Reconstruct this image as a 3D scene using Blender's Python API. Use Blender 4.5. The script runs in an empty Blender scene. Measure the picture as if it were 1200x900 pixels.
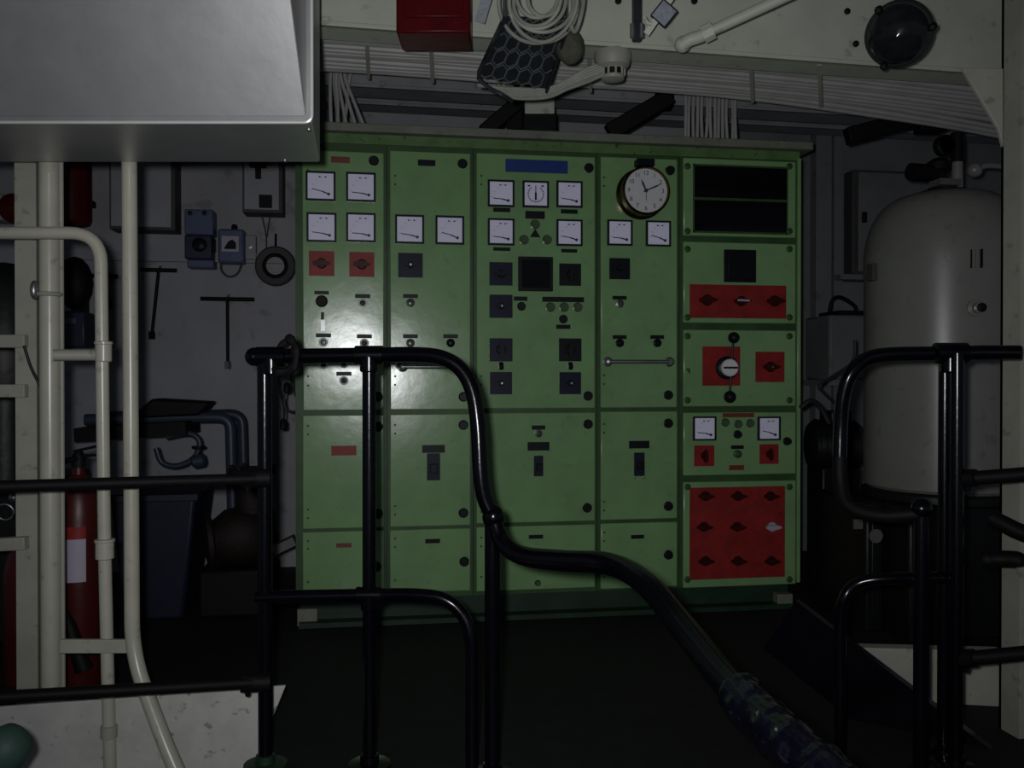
import bpy, math, random
from mathutils import Vector as V, Matrix, noise
random.seed(7)
S = bpy.context.scene
COL = S.collection
# ------------------------------------------------------------------ camera
FPX = 1030.0
CAM = V((0.0, -3.6, 1.0))
YAW = math.radians(8.5)
PIT = math.atan(8.0 / FPX)
fw = V((math.sin(YAW) * math.cos(PIT), math.cos(YAW) * math.cos(PIT), -math.sin(PIT)))
rt = V((math.cos(YAW), -math.sin(YAW), 0))
up = rt.cross(fw)
cd = bpy.data.cameras.new('camera')
cd.sensor_width = 36.0
cd.lens = 36.0 * FPX / 1200.0
cd.clip_start = 0.05
cam = bpy.data.objects.new('camera', cd)
COL.objects.link(cam)
mw = Matrix((rt, up, -fw)).transposed().to_4x4()
mw.translation = CAM
cam.matrix_world = mw
S.camera = cam
# ------------------------------------------------------------------ world, light, exposure
W = bpy.data.worlds.new('world')
S.world = W
W.use_nodes = True
W.node_tree.nodes['Background'].inputs[0].default_value = (0.75, 0.85, 1.0, 1)
W.node_tree.nodes['Background'].inputs[1].default_value = 0.085
# the photographer's flash, just beside the lens
ld = bpy.data.lights.new('camera_flash', 'SPOT')
ld.energy = 126
ld.color = (0.97, 0.98, 1.0)
ld.spot_size = math.radians(104)
ld.spot_blend = 1.0
ld.shadow_soft_size = 0.022
lo = bpy.data.objects.new('camera_flash', ld)
COL.objects.link(lo)
lo.location = CAM - rt * 0.05 + up * 0.035 - fw * 0.01
aim = CAM + (fw + rt * 0.0 + up * 0.06) * 3
lo.rotation_euler = (aim - V(lo.location)).to_track_quat('-Z', 'Y').to_euler()
S.view_settings.view_transform = 'Standard'
S.view_settings.look = 'None'
S.view_settings.gamma = 1
S.view_settings.exposure = 0.0
S.view_settings.use_curve_mapping = False

# ------------------------------------------------------------------ helpers
def P(px, py, d):
    """world point seen at a picture position, d metres in front of the lens"""
    return CAM + fw * d + rt * ((px - 600) / FPX * d) + up * ((450 - py) / FPX * d)
def PY(px, py, Y=0.0):
    r = fw + rt * ((px - 600) / FPX) + up * ((450 - py) / FPX)
    return CAM + r * ((Y - CAM.y) / r.y)
def mpp(p):
    return (p - CAM).dot(fw) / FPX
def R(x0, y0, x1, y1, Y=0.0):
    a, b, c, d = PY(x0, y0, Y), PY(x1, y0, Y), PY(x0, y1, Y), PY(x1, y1, Y)
    return ((a.x + c.x) / 2, (b.x + d.x) / 2, (c.z + d.z) / 2, (a.z + b.z) / 2)

MATS = {}
def mat(name, c, rough=0.5, metal=0.0, var=0.25, scale=6.0, bump=0.08, c2=None, spots=0.0, spec=0.3, coat=0.0, bscale=None, trans=0.0, alpha=1.0):
    m = bpy.data.materials.new(name)
    m.use_nodes = True
    nt = m.node_tree
    N = nt.nodes
    b = N['Principled BSDF']
    tc = N.new('ShaderNodeTexCoord')
    n1 = N.new('ShaderNodeTexNoise')
    n1.inputs['Scale'].default_value = scale
    n1.inputs['Detail'].default_value = 6
    n1.inputs['Roughness'].default_value = 0.65
    nt.links.new(tc.outputs['Object'], n1.inputs['Vector'])
    rp = N.new('ShaderNodeMapRange')
    rp.inputs[1].default_value = 0.3
    rp.inputs[2].default_value = 0.7
    nt.links.new(n1.outputs['Fac'], rp.inputs[0])
    mx = N.new('ShaderNodeMix')
    mx.data_type = 'RGBA'
    d = c2 or tuple(x * (1 - var) for x in c)
    mx.inputs[6].default_value = (*d, 1)
    mx.inputs[7].default_value = (*c, 1)
    nt.links.new(rp.outputs[0], mx.inputs[0])
    out = mx.outputs[2]
    if spots:
        n2 = N.new('ShaderNodeTexNoise')
        n2.inputs['Scale'].default_value = scale * 4.3
        n2.inputs['Detail'].default_value = 8
        nt.links.new(tc.outputs['Object'], n2.inputs['Vector'])
        r2 = N.new('ShaderNodeMapRange')
        r2.inputs[1].default_value = 0.62
        r2.inputs[2].default_value = 0.7
        r2.inputs[3].default_value = 0
        r2.inputs[4].default_value = spots
        nt.links.new(n2.outputs['Fac'], r2.inputs[0])
        m2 = N.new('ShaderNodeMix')
        m2.data_type = 'RGBA'
        m2.inputs[7].default_value = (0.035, 0.025, 0.015, 1)
        nt.links.new(r2.outputs[0], m2.inputs[0])
        nt.links.new(out, m2.inputs[6])
        out = m2.outputs[2]
    nt.links.new(out, b.inputs['Base Color'])
    b.inputs['Roughness'].default_value = rough
    b.inputs['Metallic'].default_value = metal
    b.inputs['Specular IOR Level'].default_value = spec
    b.inputs['Coat Weight'].default_value = coat
    b.inputs['Transmission Weight'].default_value = trans
    b.inputs['Alpha'].default_value = alpha
    if bump:
        bn = N.new('ShaderNodeBump')
        bn.inputs['Strength'].default_value = bump
        bn.inputs['Distance'].default_value = 0.01
        n3 = N.new('ShaderNodeTexNoise')
        n3.inputs['Scale'].default_value = bscale or scale * 3
        n3.inputs['Detail'].default_value = 4
        nt.links.new(tc.outputs['Object'], n3.inputs['Vector'])
        nt.links.new(n3.outputs['Fac'], bn.inputs['Height'])
        nt.links.new(bn.outputs['Normal'], b.inputs['Normal'])
    MATS[name] = m
    return m
mat('green_paint', (0.175, 0.31, 0.135), 0.2, var=0.22, scale=5, bump=0.16, bscale=5, spots=0.12, spec=0.45)
mat('green_frame', (0.03, 0.075, 0.022), 0.5, var=0.4, scale=9, spots=0.3)  # darkened green: shade of the gaps between doors is put into the colour
mat('green_fascia', (0.09, 0.17, 0.055), 0.5, var=0.4, scale=9, spots=0.9)
mat('crown_grey', (0.16, 0.17, 0.135), 0.55, var=0.3, scale=7, spots=0.4)
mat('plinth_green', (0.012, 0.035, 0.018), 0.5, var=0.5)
mat('meter_frame', (0.012, 0.014, 0.022), 0.35, bump=0, spec=.1)
mat('meter_face', (0.72, 0.70, 0.88), 0.25, var=0.06, scale=30, bump=0)
mat('ink', (0.03, 0.03, 0.06), 0.5, bump=0)
mat('red_plate', (0.25, 0.022, 0.020), 0.42, var=0.4, scale=14, bump=0.03, spec=.15)
mat('dark_red', (0.04, 0.005, 0.005), 0.4, var=0.3, spec=.12)
mat('label_red', (0.16, 0.03, 0.02), 0.5, var=0.4, scale=40)
mat('black_plastic', (0.008, 0.009, 0.012), 0.4, var=0.3, bump=0.02, spec=.12)
mat('blue_black', (0.014, 0.017, 0.034), 0.4, var=0.3, bump=0.02, spec=.1)
mat('label_black', (0.01, 0.011, 0.013), 0.4, bump=0, spec=.1)
mat('blue_plate', (0.012, 0.035, 0.17), 0.4, var=0.25, scale=25, bump=0)
mat('green_lens', (0.055, 0.09, 0.045), 0.25, bump=0)
mat('chrome', (0.62, 0.62, 0.62), 0.22, metal=1.0, bump=0)
mat('steel', (0.34, 0.35, 0.35), 0.38, metal=0.9, var=0.3, bump=0.05)
mat('brass', (0.22, 0.14, 0.05), 0.25, metal=1.0, var=0.4, bump=0)
mat('dial_white', (0.5, 0.51, 0.52), 0.45, var=0.1, scale=14, bump=0)
mat('glass_dark', (0.004, 0.004, 0.006), 0.08, bump=0)
mat('rail_black', (0.002, 0.0021, 0.004), 0.2, var=0.4, scale=20, bump=0.03, spec=0.28)
mat('wrap_film', (0.003, 0.003, 0.008), 0.12, var=0.5, scale=25, bump=0.1, bscale=30, spec=0.4)
mat('white_pipe', (0.37, 0.36, 0.30), 0.3, var=0.15, scale=8, bump=0.04, spots=0.25, spec=0.4)
mat('white_dull', (0.30, 0.295, 0.25), 0.55, var=0.25, scale=6, bump=0.06, spots=0.35)
mat('coaming_white', (0.42, 0.42, 0.39), 0.6, var=0.3, scale=7, bump=0.08, spots=0.6)
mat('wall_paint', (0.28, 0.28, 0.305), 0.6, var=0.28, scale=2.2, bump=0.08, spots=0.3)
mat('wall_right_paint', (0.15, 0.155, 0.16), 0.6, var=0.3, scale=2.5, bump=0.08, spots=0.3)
mat('beam_paint', (0.40, 0.41, 0.35), 0.5, var=0.2, scale=4, bump=0.06, spots=0.35)
mat('deck_paint', (0.21, 0.215, 0.225), 0.6, var=0.3, scale=4, bump=0.08, spots=0.4)
mat('duct_grey', (0.53, 0.535, 0.535), 0.40, metal=0.8, var=0.16, scale=7, bump=0.04, spots=0.06)
mat('duct_edge', (0.62, 0.62, 0.60), 0.3, metal=0.3, var=0.1, bump=0)
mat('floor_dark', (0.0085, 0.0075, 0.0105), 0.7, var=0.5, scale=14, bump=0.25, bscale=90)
mat('rim_white', (0.62, 0.62, 0.62), 0.2, bump=0)  # pale non-metal: the bright reflection of chrome is painted into the colour
mat('tank_paint', (0.175, 0.178, 0.16), 0.33, var=0.16, scale=5, bump=0.04, spots=0.25, spec=0.4)
mat('cable_white', (0.30, 0.30, 0.285), 0.5, var=0.2, scale=10, bump=0.05)
mat('cable_dark', (0.01, 0.01, 0.012), 0.5)
mat('bright_red', (0.07, 0.004, 0.006), 0.35, var=0.4, scale=12, spots=0.2, spec=.1)
mat('ext_red', (0.06, 0.006, 0.006), 0.4, var=0.4, scale=9)
mat('box_blue', (0.075, 0.095, 0.17), 0.45, var=0.2, scale=15)
mat('box_blue_dark', (0.02, 0.025, 0.05), 0.4, var=0.2)
mat('blue_tube', (0.03, 0.04, 0.062), 0.4, var=0.3)
mat('rubber_grey', (0.055, 0.055, 0.058), 0.7, var=0.3)
mat('black_matte', (0.005, 0.005, 0.006), 0.6, var=0.4, spec=.15)
mat('machine_dark', (0.006, 0.007, 0.007), 0.45, var=0.5, scale=9, bump=0.15)
mat('bin_blue', (0.010, 0.012, 0.028), 0.5, var=0.3)
mat('rust', (0.011, 0.007, 0.005), 0.7, var=0.6, scale=25, bump=0.3)
mat('yellow', (0.20, 0.14, 0.02), 0.5)
mat('label_white', (0.34, 0.31, 0.38), 0.5, var=0.1, bump=0)
mat('paper', (0.10, 0.10, 0.09), 0.6)
mat('teal', (0.035, 0.075, 0.06), 0.6, var=0.3, scale=20)
mat('tray_steel', (0.030, 0.036, 0.045), 0.4, metal=0.4, var=0.4, scale=20)
mat('detector', (0.24, 0.24, 0.205), 0.5, var=0.15, bump=0)
mat('mesh_wire', (0.13, 0.14, 0.14), 0.45, metal=0.3, var=0.5, scale=40)
mat('coil_cable', (0.23, 0.245, 0.205), 0.5, var=0.3, scale=20)
mat('rag', (0.07, 0.068, 0.05), 0.8, var=0.5, scale=30, bump=0.3)
mat('lamp_glass', (0.012, 0.013, 0.015), 0.12, var=0.4, scale=30, bump=0.03)
mat('lamp_body', (0.02, 0.022, 0.022), 0.45)
mat('pipe_black', (0.004, 0.004, 0.005), 0.6, spec=.12)

class MB:
    def __init__(s):
        s.v = []; s.f = []; s.m = []
    def add(s, vs, fs, m=0):
        o = len(s.v)
        s.v += [V(x) for x in vs]
        for f in fs:
            s.f.append([i + o for i in f]); s.m.append(m)
        return s
    def box(s, x0, x1, y0, y1, z0, z1, m=0):
        x0, x1 = min(x0, x1), max(x0, x1); y0, y1 = min(y0, y1), max(y0, y1); z0, z1 = min(z0, z1), max(z0, z1)
        return s.add([(x, y, z) for z in (z0, z1) for y in (y0, y1) for x in (x0, x1)],
                     [(0, 2, 3, 1), (4, 5, 7, 6), (0, 1, 5, 4), (2, 6, 7, 3), (0, 4, 6, 2), (1, 3, 7, 5)], m)
    def obox(s, a, b, n, w, h, m=0):
        """bar from a to b; w across (perp to axis and n), h along n"""
        ax = (b - a).normalized(); n = (n - ax * n.dot(ax)).normalized(); q = ax.cross(n)
        c = [p + q * (i * w / 2) + n * (j * h / 2) for p in (a, b) for j in (-1, 1) for i in (-1, 1)]
        return s.add(c, [(0, 2, 3, 1), (4, 5, 7, 6), (0, 1, 5, 4), (2, 6, 7, 3), (0, 4, 6, 2), (1, 3, 7, 5)], m)
    def prism(s, pts, ext, m=0):
        n = len(pts); ext = V(ext)
        fs = [tuple(range(n))[::-1], tuple(range(n, 2 * n))] + [(i, (i + 1) % n, n + (i + 1) % n, n + i) for i in range(n)]
        return s.add([V(p) for p in pts] + [V(p) + ext for p in pts], fs, m)
    def tube(s, path, r, seg=12, m=0, cap=True):
        path = [V(p) for p in path]; n = len(path)
        rs = r if isinstance(r, (list, tuple)) else [r] * n
        t = (path[1] - path[0]).normalized()
        u = t.orthogonal().normalized()
        vs = []
        for i, p in enumerate(path):
            t2 = ((path[i + 1] if i < n - 1 else p) - (path[i - 1] if i else p)).normalized()
            u = (u - t2 * u.dot(t2)).normalized(); w = t2.cross(u)
            vs += [p + (u * math.cos(2 * math.pi * k / seg) + w * math.sin(2 * math.pi * k / seg)) * rs[i] for k in range(seg)]
        fs = [(i * seg + k, i * seg + (k + 1) % seg, (i + 1) * seg + (k + 1) % seg, (i + 1) * seg + k) for i in range(n - 1) for k in range(seg)]
        if cap:
            fs += [tuple(range(seg))[::-1], tuple(range((n - 1) * seg, n * seg))]
        return s.add(vs, fs, m)
    def lathe(s, prof, c, ax=(0, 0, 1), seg=24, m=0, u=None, cap=True):
        ax = V(ax).normalized(); u = V(u).normalized() if u else ax.orthogonal().normalized(); w = ax.cross(u); c = V(c)
        vs = []; n = len(prof)
        for r, h in prof:
            vs += [c + ax * h + (u * math.cos(2 * math.pi * k / seg) + w * math.sin(2 * math.pi * k / seg)) * max(r, 1e-5) for k in range(seg)]
        fs = [(i * seg + k, i * seg + (k + 1) % seg, (i + 1) * seg + (k + 1) % seg, (i + 1) * seg + k) for i in range(n - 1) for k in range(seg)]
        if cap and prof[0][0] > 1e-4: fs.append(tuple(range(seg))[::-1])
        if cap and prof[-1][0] > 1e-4: fs.append(tuple(range((n - 1) * seg, n * seg)))
        return s.add(vs, fs, m)
    def sphere(s, c, r, m=0, seg=14, sq=(1, 1, 1)):
        c = V(c); rings = 8; vs = []
        for i in range(rings + 1):
            a = math.pi * i / rings
            rr = max(math.sin(a), 1e-4)
            vs += [c + V((rr * math.cos(2 * math.pi * k / seg) * r * sq[0], rr * math.sin(2 * math.pi * k / seg) * r * sq[1], math.cos(a) * r * sq[2])) for k in range(seg)]
        return s.add(vs, [(i * seg + k, (i + 1) * seg + k, (i + 1) * seg + (k + 1) % seg, i * seg + (k + 1) % seg) for i in range(rings) for k in range(seg)], m)
    def torus(s, c, ax, R_, r, m=0, seg=28, ts=8, sx=1.0):
        ax = V(ax).normalized(); u = ax.orthogonal().normalized(); w = ax.cross(u); c = V(c)
        vs = []
        for i in range(seg):
            a = 2 * math.pi * i / seg; d = u * math.cos(a) + w * math.sin(a)
            vs += [c + d * (R_ + r * math.cos(2 * math.pi * k / ts)) + ax * (r * math.sin(2 * math.pi * k / ts)) for k in range(ts)]
        return s.add(vs, [(i * ts + k, ((i + 1) % seg) * ts + k, ((i + 1) % seg) * ts + (k + 1) % ts, i * ts + (k + 1) % ts) for i in range(seg) for k in range(ts)], m)
    def mesh(s, name, mats, org=V((0, 0, 0)), ang=40):
        me = bpy.data.meshes.new(name)
        me.from_pydata([tuple(p - org) for p in s.v], [], s.f)
        for k in ([mats] if isinstance(mats, str) else mats):
            me.materials.append(MATS[k])
        me.polygons.foreach_set('material_index', s.m)
        me.polygons.foreach_set('use_smooth', [True] * len(s.f))
        me.update()
        import bmesh
        b = bmesh.new(); b.from_mesh(me); bmesh.ops.recalc_face_normals(b, faces=b.faces[:]); b.to_mesh(me); b.free()
        me.set_sharp_from_angle(angle=math.radians(ang))
        return me
ORG = {}
def link(o, parent, org):
    COL.objects.link(o)
    if parent: o.parent = parent
    ORG[o] = org
    return o
def bev(o, w, seg=2):
    m = o.modifiers.new('bevel', 'BEVEL'); m.width = w; m.segments = seg; m.limit_method = 'ANGLE'
    return o
def tag(o, label=None, cat=None, group=None, kind=None):
    if label: o['label'] = label
    if cat: o['category'] = cat
    if group: o['group'] = group
    if kind: o['kind'] = kind
    return o
def part(mb, name, mats, parent, bevel=0, label=None, ang=40):
    """a piece under a thing (or under one of its parts)"""
    o = bpy.data.objects.new(name, mb.mesh(name, mats, ORG[parent], ang))
    link(o, parent, ORG[parent])
    if bevel: bev(o, bevel)
    if label: o['label'] = label
    return o
def put(me, name, parent, pos):
    """shared mesh placed as a piece at a world position"""
    o = bpy.data.objects.new(name, me); link(o, parent, ORG[parent]); o.location = pos - ORG[parent]
    return o
def thing(name, loc, label, cat, group=None, kind=None):
    o = bpy.data.objects.new(name, None); o.empty_display_size = 0.05
    link(o, None, V(loc)); o.location = loc
    return tag(o, label, cat, group, kind)
def single(mb, name, mats, label=None, cat=None, group=None, kind=None, bevel=0, ang=40):
    xs = [p.x for p in mb.v]; ys = [p.y for p in mb.v]; zs = [p.z for p in mb.v]
    org = V(((min(xs) + max(xs)) / 2, (min(ys) + max(ys)) / 2, min(zs)))
    o = bpy.data.objects.new(name, mb.mesh(name, mats, org, ang)); o.location = org
    link(o, None, org)
    if bevel: bev(o, bevel)
    return tag(o, label, cat, group, kind)
def crom(pts, n=6):
    pts = [V(p) for p in pts]; q = [pts[0] * 2 - pts[1]] + pts + [pts[-1] * 2 - pts[-2]]; out = []
    for i in range(1, len(q) - 2):
        a, b, c, d = q[i - 1:i + 3]
        for k in range(n):
            t = k / n
            out.append(0.5 * ((2 * b) + (c - a) * t + (2 * a - 5 * b + 4 * c - d) * t * t + (3 * b - a - 3 * c + d) * t ** 3))
    return out + [pts[-1]]
def fillet(pts, r, n=6):
    pts = [V(p) for p in pts]; out = [pts[0]]
    for a, b, c in zip(pts, pts[1:], pts[2:]):
        e1 = (a - b); e2 = (c - b); l = min(r, e1.length * .48, e2.length * .48)
        s_, t_ = b + e1.normalized() * l, b + e2.normalized() * l
        for k in range(n + 1):
            t = k / n
            out.append(s_ * (1 - t) ** 2 + b * 2 * t * (1 - t) + t_ * t * t)
    return out + [pts[-1]]

# ================================================================== SETTING
YW = 1.15                                                    # back wall
EDGE = P(309, 868, 2.42)                                     # the plating stops here; the left side drops to a lower level
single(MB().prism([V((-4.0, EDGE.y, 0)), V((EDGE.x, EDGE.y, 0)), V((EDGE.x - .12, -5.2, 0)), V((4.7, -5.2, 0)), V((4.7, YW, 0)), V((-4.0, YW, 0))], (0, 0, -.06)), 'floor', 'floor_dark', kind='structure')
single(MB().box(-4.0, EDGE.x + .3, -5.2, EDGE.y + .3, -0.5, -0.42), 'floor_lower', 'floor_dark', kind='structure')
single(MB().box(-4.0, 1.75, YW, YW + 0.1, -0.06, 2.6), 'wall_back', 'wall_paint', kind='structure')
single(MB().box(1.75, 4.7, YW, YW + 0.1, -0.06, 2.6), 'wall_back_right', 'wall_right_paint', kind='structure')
single(MB().box(-4.1, 4.7, -5.2, YW + 0.1, 2.55, 2.65), 'ceiling', 'deck_paint', kind='structure')

# wall stringers seen behind the switchboard's left end
a = R(40, 296, 345, 307, YW)
single(MB().box(a[0], a[1], YW - 0.03, YW, a[2], a[3]), 'trim_1', 'wall_paint', kind='structure')
for i, (x, w) in enumerate(((958, 9), (975, 5))):
    a = R(x - w, 150, x + w, 560, YW)
    single(MB().box(a[0], a[1], YW - 0.07, YW, 0.0, 2.5), 'trim_%d' % (2 + i), 'wall_right_paint', kind='structure')

# ---- deck beams
def beam(nm, d, py_mid, slope, hgt, lab, flange=0.11, m='beam_paint', x0=330, x1=1330):
    t = thing(nm, P(600, py_mid, d), lab, 'beam', kind='structure')
    c = P(600, py_mid, d)
    ax = V((1, 0, -slope)).normalized(); A = c + ax * -4.0; B = c + ax * 4.0
    h = V((0, 0, hgt))
    part(MB().prism([A, A + V((0, 0.014, 0)), A + V((0, 0.014, 0)) + h, A + h], B - A), 'web', m, t)
    part(MB().prism([A + V((0, -.004, 0)), A + V((0, flange, 0)), A + V((0, flange, .014)), A + V((0, -.004, .014))], B - A), 'flange', m, t, bevel=.003)
    return t, c, ax
bm, bc, bax = beam('deck_beam', 2.62, 46, 0.016, 0.62, 'deep white painted deck beam with a narrow bottom flange')
# small bolt heads / plugs on the web of the near beam
bolt = MB().lathe([(0.010, 0), (0.010, .006), (0.006, .01), (0, .01)], (0, 0, 0), (0, -1, 0), 10).mesh('bolt', 'black_matte')
for x, y in ((992, 14), (1183, 26), (813, 2), (724, 2), (1002, 52)):
    q = PY(x, y, bc.y)
    put(bolt, 'bolt', bm, V((q.x, bc.y - 0.002, q.z)))
beam('deck_beam', 3.75, 112, 0.010, 0.5, 'grey deck beam just above the switchboard top', 0.14, 'deck_paint')
beam('deck_beam', 4.35, 131, 0.008, 0.4, 'far dim deck beam close to the back bulkhead', 0.12, 'deck_paint')

# ================================================================== SWITCHBOARD
K = mpp(PY(600, 450))                                        # metres per picture pixel at the board
def rectmesh(nm, w, h, t, m, b=0.0, extra=None):
    mb = MB()
    if b:
        mb.add([(-w/2, 0, -h/2), (w/2, 0, -h/2), (w/2, 0, h/2), (-w/2, 0, h/2), (-w/2+b, -t, -h/2+b), (w/2-b, -t, -h/2+b), (w/2-b, -t, h/2-b), (-w/2+b, -t, h/2-b)],
               [(0, 1, 5, 4), (1, 2, 6, 5), (2, 3, 7, 6), (3, 0, 4, 7), (4, 5, 6, 7), (3, 2, 1, 0)])
    else:
        mb.box(-w/2, w/2, -t, 0, -h/2, h/2)
    return mb
CACHE = {}
def cached(key, fn):
    if key not in CACHE: CACHE[key] = fn()
    return CACHE[key]
DT = 0.014                                                   # doors stand this far proud
def on(px, py):                                              # a spot on the front of the doors
    q = PY(px, py, -DT); return V((q.x, -DT, q.z))
def label_plate(door, x, y, w, h, m='label_black'):
    return put(cached(('lab', w, h, m), lambda: rectmesh('', w * K, h * K, .0025, m).mesh('name_plate', m)), 'name_plate', door, on(x, y))
def meter_mesh(size, ang, sync=False):
    s_ = size * K; mb = MB()
    h = s_ / 2; f = h * 0.86
    # bezel ring, face, scale ticks, pointer
    for (x0, x1, z0, z1) in ((-h, h, f, h), (-h, h, -h, -f), (-h, -f, -f, f), (f, h, -f, f)):
        mb.box(x0, x1, -.012, 0, z0, z1, 0)
    mb.box(-f, f, -.007, 0, -f, f, 1)
    y = -.0085
    def line(ax, az, bx, bz, w):
        mb.obox(V((ax, y, az)), V((bx, y, bz)), V((0, 1, 0)), w, .002, 2)
    if sync:
        line(0, -.55*f, 0, .75*f, .0035); line(0, -.5*f, 0, .15*f, .008)
        for k in range(21):
            a = math.radians(-140 + 14 * k)
            r0, r1 = .62*f, .74*f
            line(math.sin(a)*r0, -math.cos(a)*r0, math.sin(a)*r1, -math.cos(a)*r1, .004)
        for sx in (-1, 1): line(sx*.5*f, .72*f, sx*.72*f, .72*f, .006)
    else:
        px_, pz_ = .62*f, -.62*f
        a = math.radians(180 - ang)
        L = 1.32*f
        m_ = (px_ + math.cos(a)*L*.4, pz_ + math.sin(a)*L*.4 + .10*f)
        line(px_, pz_, m_[0], m_[1], .005)
        line(m_[0], m_[1], px_ + math.cos(a)*L, pz_ + math.sin(a)*L + .12*f, .0035)
        mb.lathe([(.006, 0), (.006, .004), (0, .004)], (px_, -.007, pz_), (0, -1, 0), 10, 2)
        for k in range(9):
            b_ = math.radians(92 + k * 9.5)
            r0, r1 = 1.38*f, 1.5*f
            line(px_ + math.cos(b_)*r0, pz_ + math.sin(b_)*r0, px_ + math.cos(b_)*r1, pz_ + math.sin(b_)*r1 * .985, .0011) if k % 2 == 0 else None
        line(-.15*f, .72*f, .0*f, .72*f, .005); line(.3*f, .72*f, .45*f, .72*f, .005)
    return mb.mesh('meter', ['meter_frame', 'meter_face', 'ink'])
def meter(door, x, y, size=33, ang=14, sync=False):
    return put(cached(('met', size, ang, sync), lambda: meter_mesh(size, ang, sync)), 'meter', door, on(x, y))
def knob_mesh(r, m, h=.02):
    return MB().lathe([(r*1.15*K, 0), (r*1.15*K, h*.25), (r*K, h*.3), (r*.9*K, h), (0, h)], (0, 0, 0), (0, -1, 0), 16).mesh('knob', m)
def knob(door, x, y, r=5, m='black_plastic', name='door_knob', h=.02):
    return put(cached(('kn', r, m, h), lambda: knob_mesh(r, m, h)), name, door, on(x, y))
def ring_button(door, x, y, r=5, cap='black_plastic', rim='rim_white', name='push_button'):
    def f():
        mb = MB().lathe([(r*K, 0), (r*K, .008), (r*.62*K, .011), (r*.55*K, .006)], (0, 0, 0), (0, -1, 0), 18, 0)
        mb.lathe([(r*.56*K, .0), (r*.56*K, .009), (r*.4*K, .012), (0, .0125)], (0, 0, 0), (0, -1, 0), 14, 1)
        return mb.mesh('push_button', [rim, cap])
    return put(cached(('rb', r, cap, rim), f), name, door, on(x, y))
def lever_handle(mb, cx, cz, half, m, horiz=True, y0=-.004, slim=.30):
    """pistol-grip switch handle: round boss and a waisted grip bar"""
    mb.lathe([(half*.62, 0), (half*.62, .008), (half*.5, .012), (0, .012)], (cx, y0, cz), (0, -1, 0), 16, m)
    pts = []
    for t, w in ((-1, .16), (-.85, slim*.8), (-.35, slim), (.35, slim), (.8, slim*.55), (1, .08)):
        pts.append((t, w))
    poly = [(t, w) for t, w in pts] + [(t, -w) for t, w in reversed(pts)]
    mb.prism([V((cx + (t*half if horiz else w*half), y0 - .011, cz + (w*half if horiz else t*half))) for t, w in poly], (0, -.016, 0), m)
def switch(door, x, y, size, plate, handle='black_plastic', horiz=True, frac=.33, name='rotary_switch', pip=None):
    def f():
        s_ = size * K; mb = MB()
        mb.box(-s_/2, s_/2, -.005, 0, -s_/2, s_/2, 0)
        lever_handle(mb, 0, 0, s_*frac, 1, horiz)
        mats_ = [plate, handle]
        if pip:
            mb.lathe([(.004, 0), (.004, .004), (0, .004)], (0, -.029, 0), (0, -1, 0), 8, 2); mats_.append(pip)
        return mb.mesh('rotary_switch', mats_)
    return put(cached(('sw', size, plate, handle, horiz, frac, pip), f), name, door, on(x, y))
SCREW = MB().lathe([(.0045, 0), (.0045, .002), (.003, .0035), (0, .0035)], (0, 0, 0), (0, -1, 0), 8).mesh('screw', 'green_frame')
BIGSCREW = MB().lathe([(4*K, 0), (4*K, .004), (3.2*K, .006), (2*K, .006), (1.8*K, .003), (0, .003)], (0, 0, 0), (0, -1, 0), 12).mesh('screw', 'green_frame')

cols = [(352, 453.5), (453.5, 554.5), (554.5, 699.5), (699.5, 796), (796, 934)]
topz = PY(600, 176).z; botz = PY(600, 696).z
def section(idx, label):
    x0, x1 = cols[idx]
    X0, X1 = PY(x0, 450).x, PY(x1, 450).x
    if idx == 0: X0 -= 0.02
    t = thing('switchboard_cabinet', ((X0 + X1) / 2, 0.3, botz), label, 'cabinet', 'sections of the green switchboard')
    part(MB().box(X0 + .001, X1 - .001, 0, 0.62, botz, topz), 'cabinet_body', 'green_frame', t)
    return t
def door(sec, x0, y0, x1, y1, name='door', b=.004):
    a = R(x0, y0, x1, y1, 0)
    return part(MB().box(a[0], a[1], -DT, 0.001, a[2], a[3]), name, 'green_paint', sec, bevel=b)
# slightly keystone rows: average heights in picture pixels
rows = {0: [(179, 481), (486, 618.5), (622, 694)], 1: [(179, 480), (485, 616), (619.5, 693)], 2: [(182.5, 478.5), (483.5, 611.5), (615.5, 690)], 3: [(186, 477.5), (482, 608), (612, 688)]}
def screws(dr, x, ys):
    for y in ys: put(SCREW, 'screw', dr, on(x, y))

# --- section 1
s1 = section(0, 'end cabinet of green switchboard with four meters and two small red switches')
d = door(s1, 355, *rows[0][0][:1], 450, rows[0][0][1])
label_plate(d, 399, 188, 21, 7, 'label_red'); knob(d, 438, 189)
for x, y, g in ((376, 219, 12), (423, 220, 3), (377, 267, 5), (423, 267, 2)): meter(d, x, y, 33, g)
for x, y in ((377, 309), (424, 310)): switch(d, x, y, 28, 'red_plate', 'dark_red', True, .34)
knob(d, 377, 353, 6, 'rust', 'lamp_lens', .016); label_plate(d, 377, 343, 16, 4)
# key with tag hanging in the lock
k = on(378, 366)
part(MB().obox(k, k + V((0, -.012, -.03)), V((0, 1, 0)), .012, .004).obox(k + V((0.002, -.012, -.03)), k + V((.002, -.013, -.075)), V((0, 1, 0)), .016, .003), 'key', 'steel', d)
for x, y, cap in ((425, 355, 'black_plastic'), (379, 401, 'green_lens'), (427, 402, 'dark_red'), (379, 427, 'black_plastic'), (403, 426, 'black_plastic'), (403, 446, 'black_plastic')):
    ring_button(d, x, y, 5.2, cap)
    if y != 427 and y != 426: label_plate(d, x, y - 8, 17, 4.5)
knob(d, 443, 465); screws(d, 361, (441, 452, 200, 209))
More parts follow.
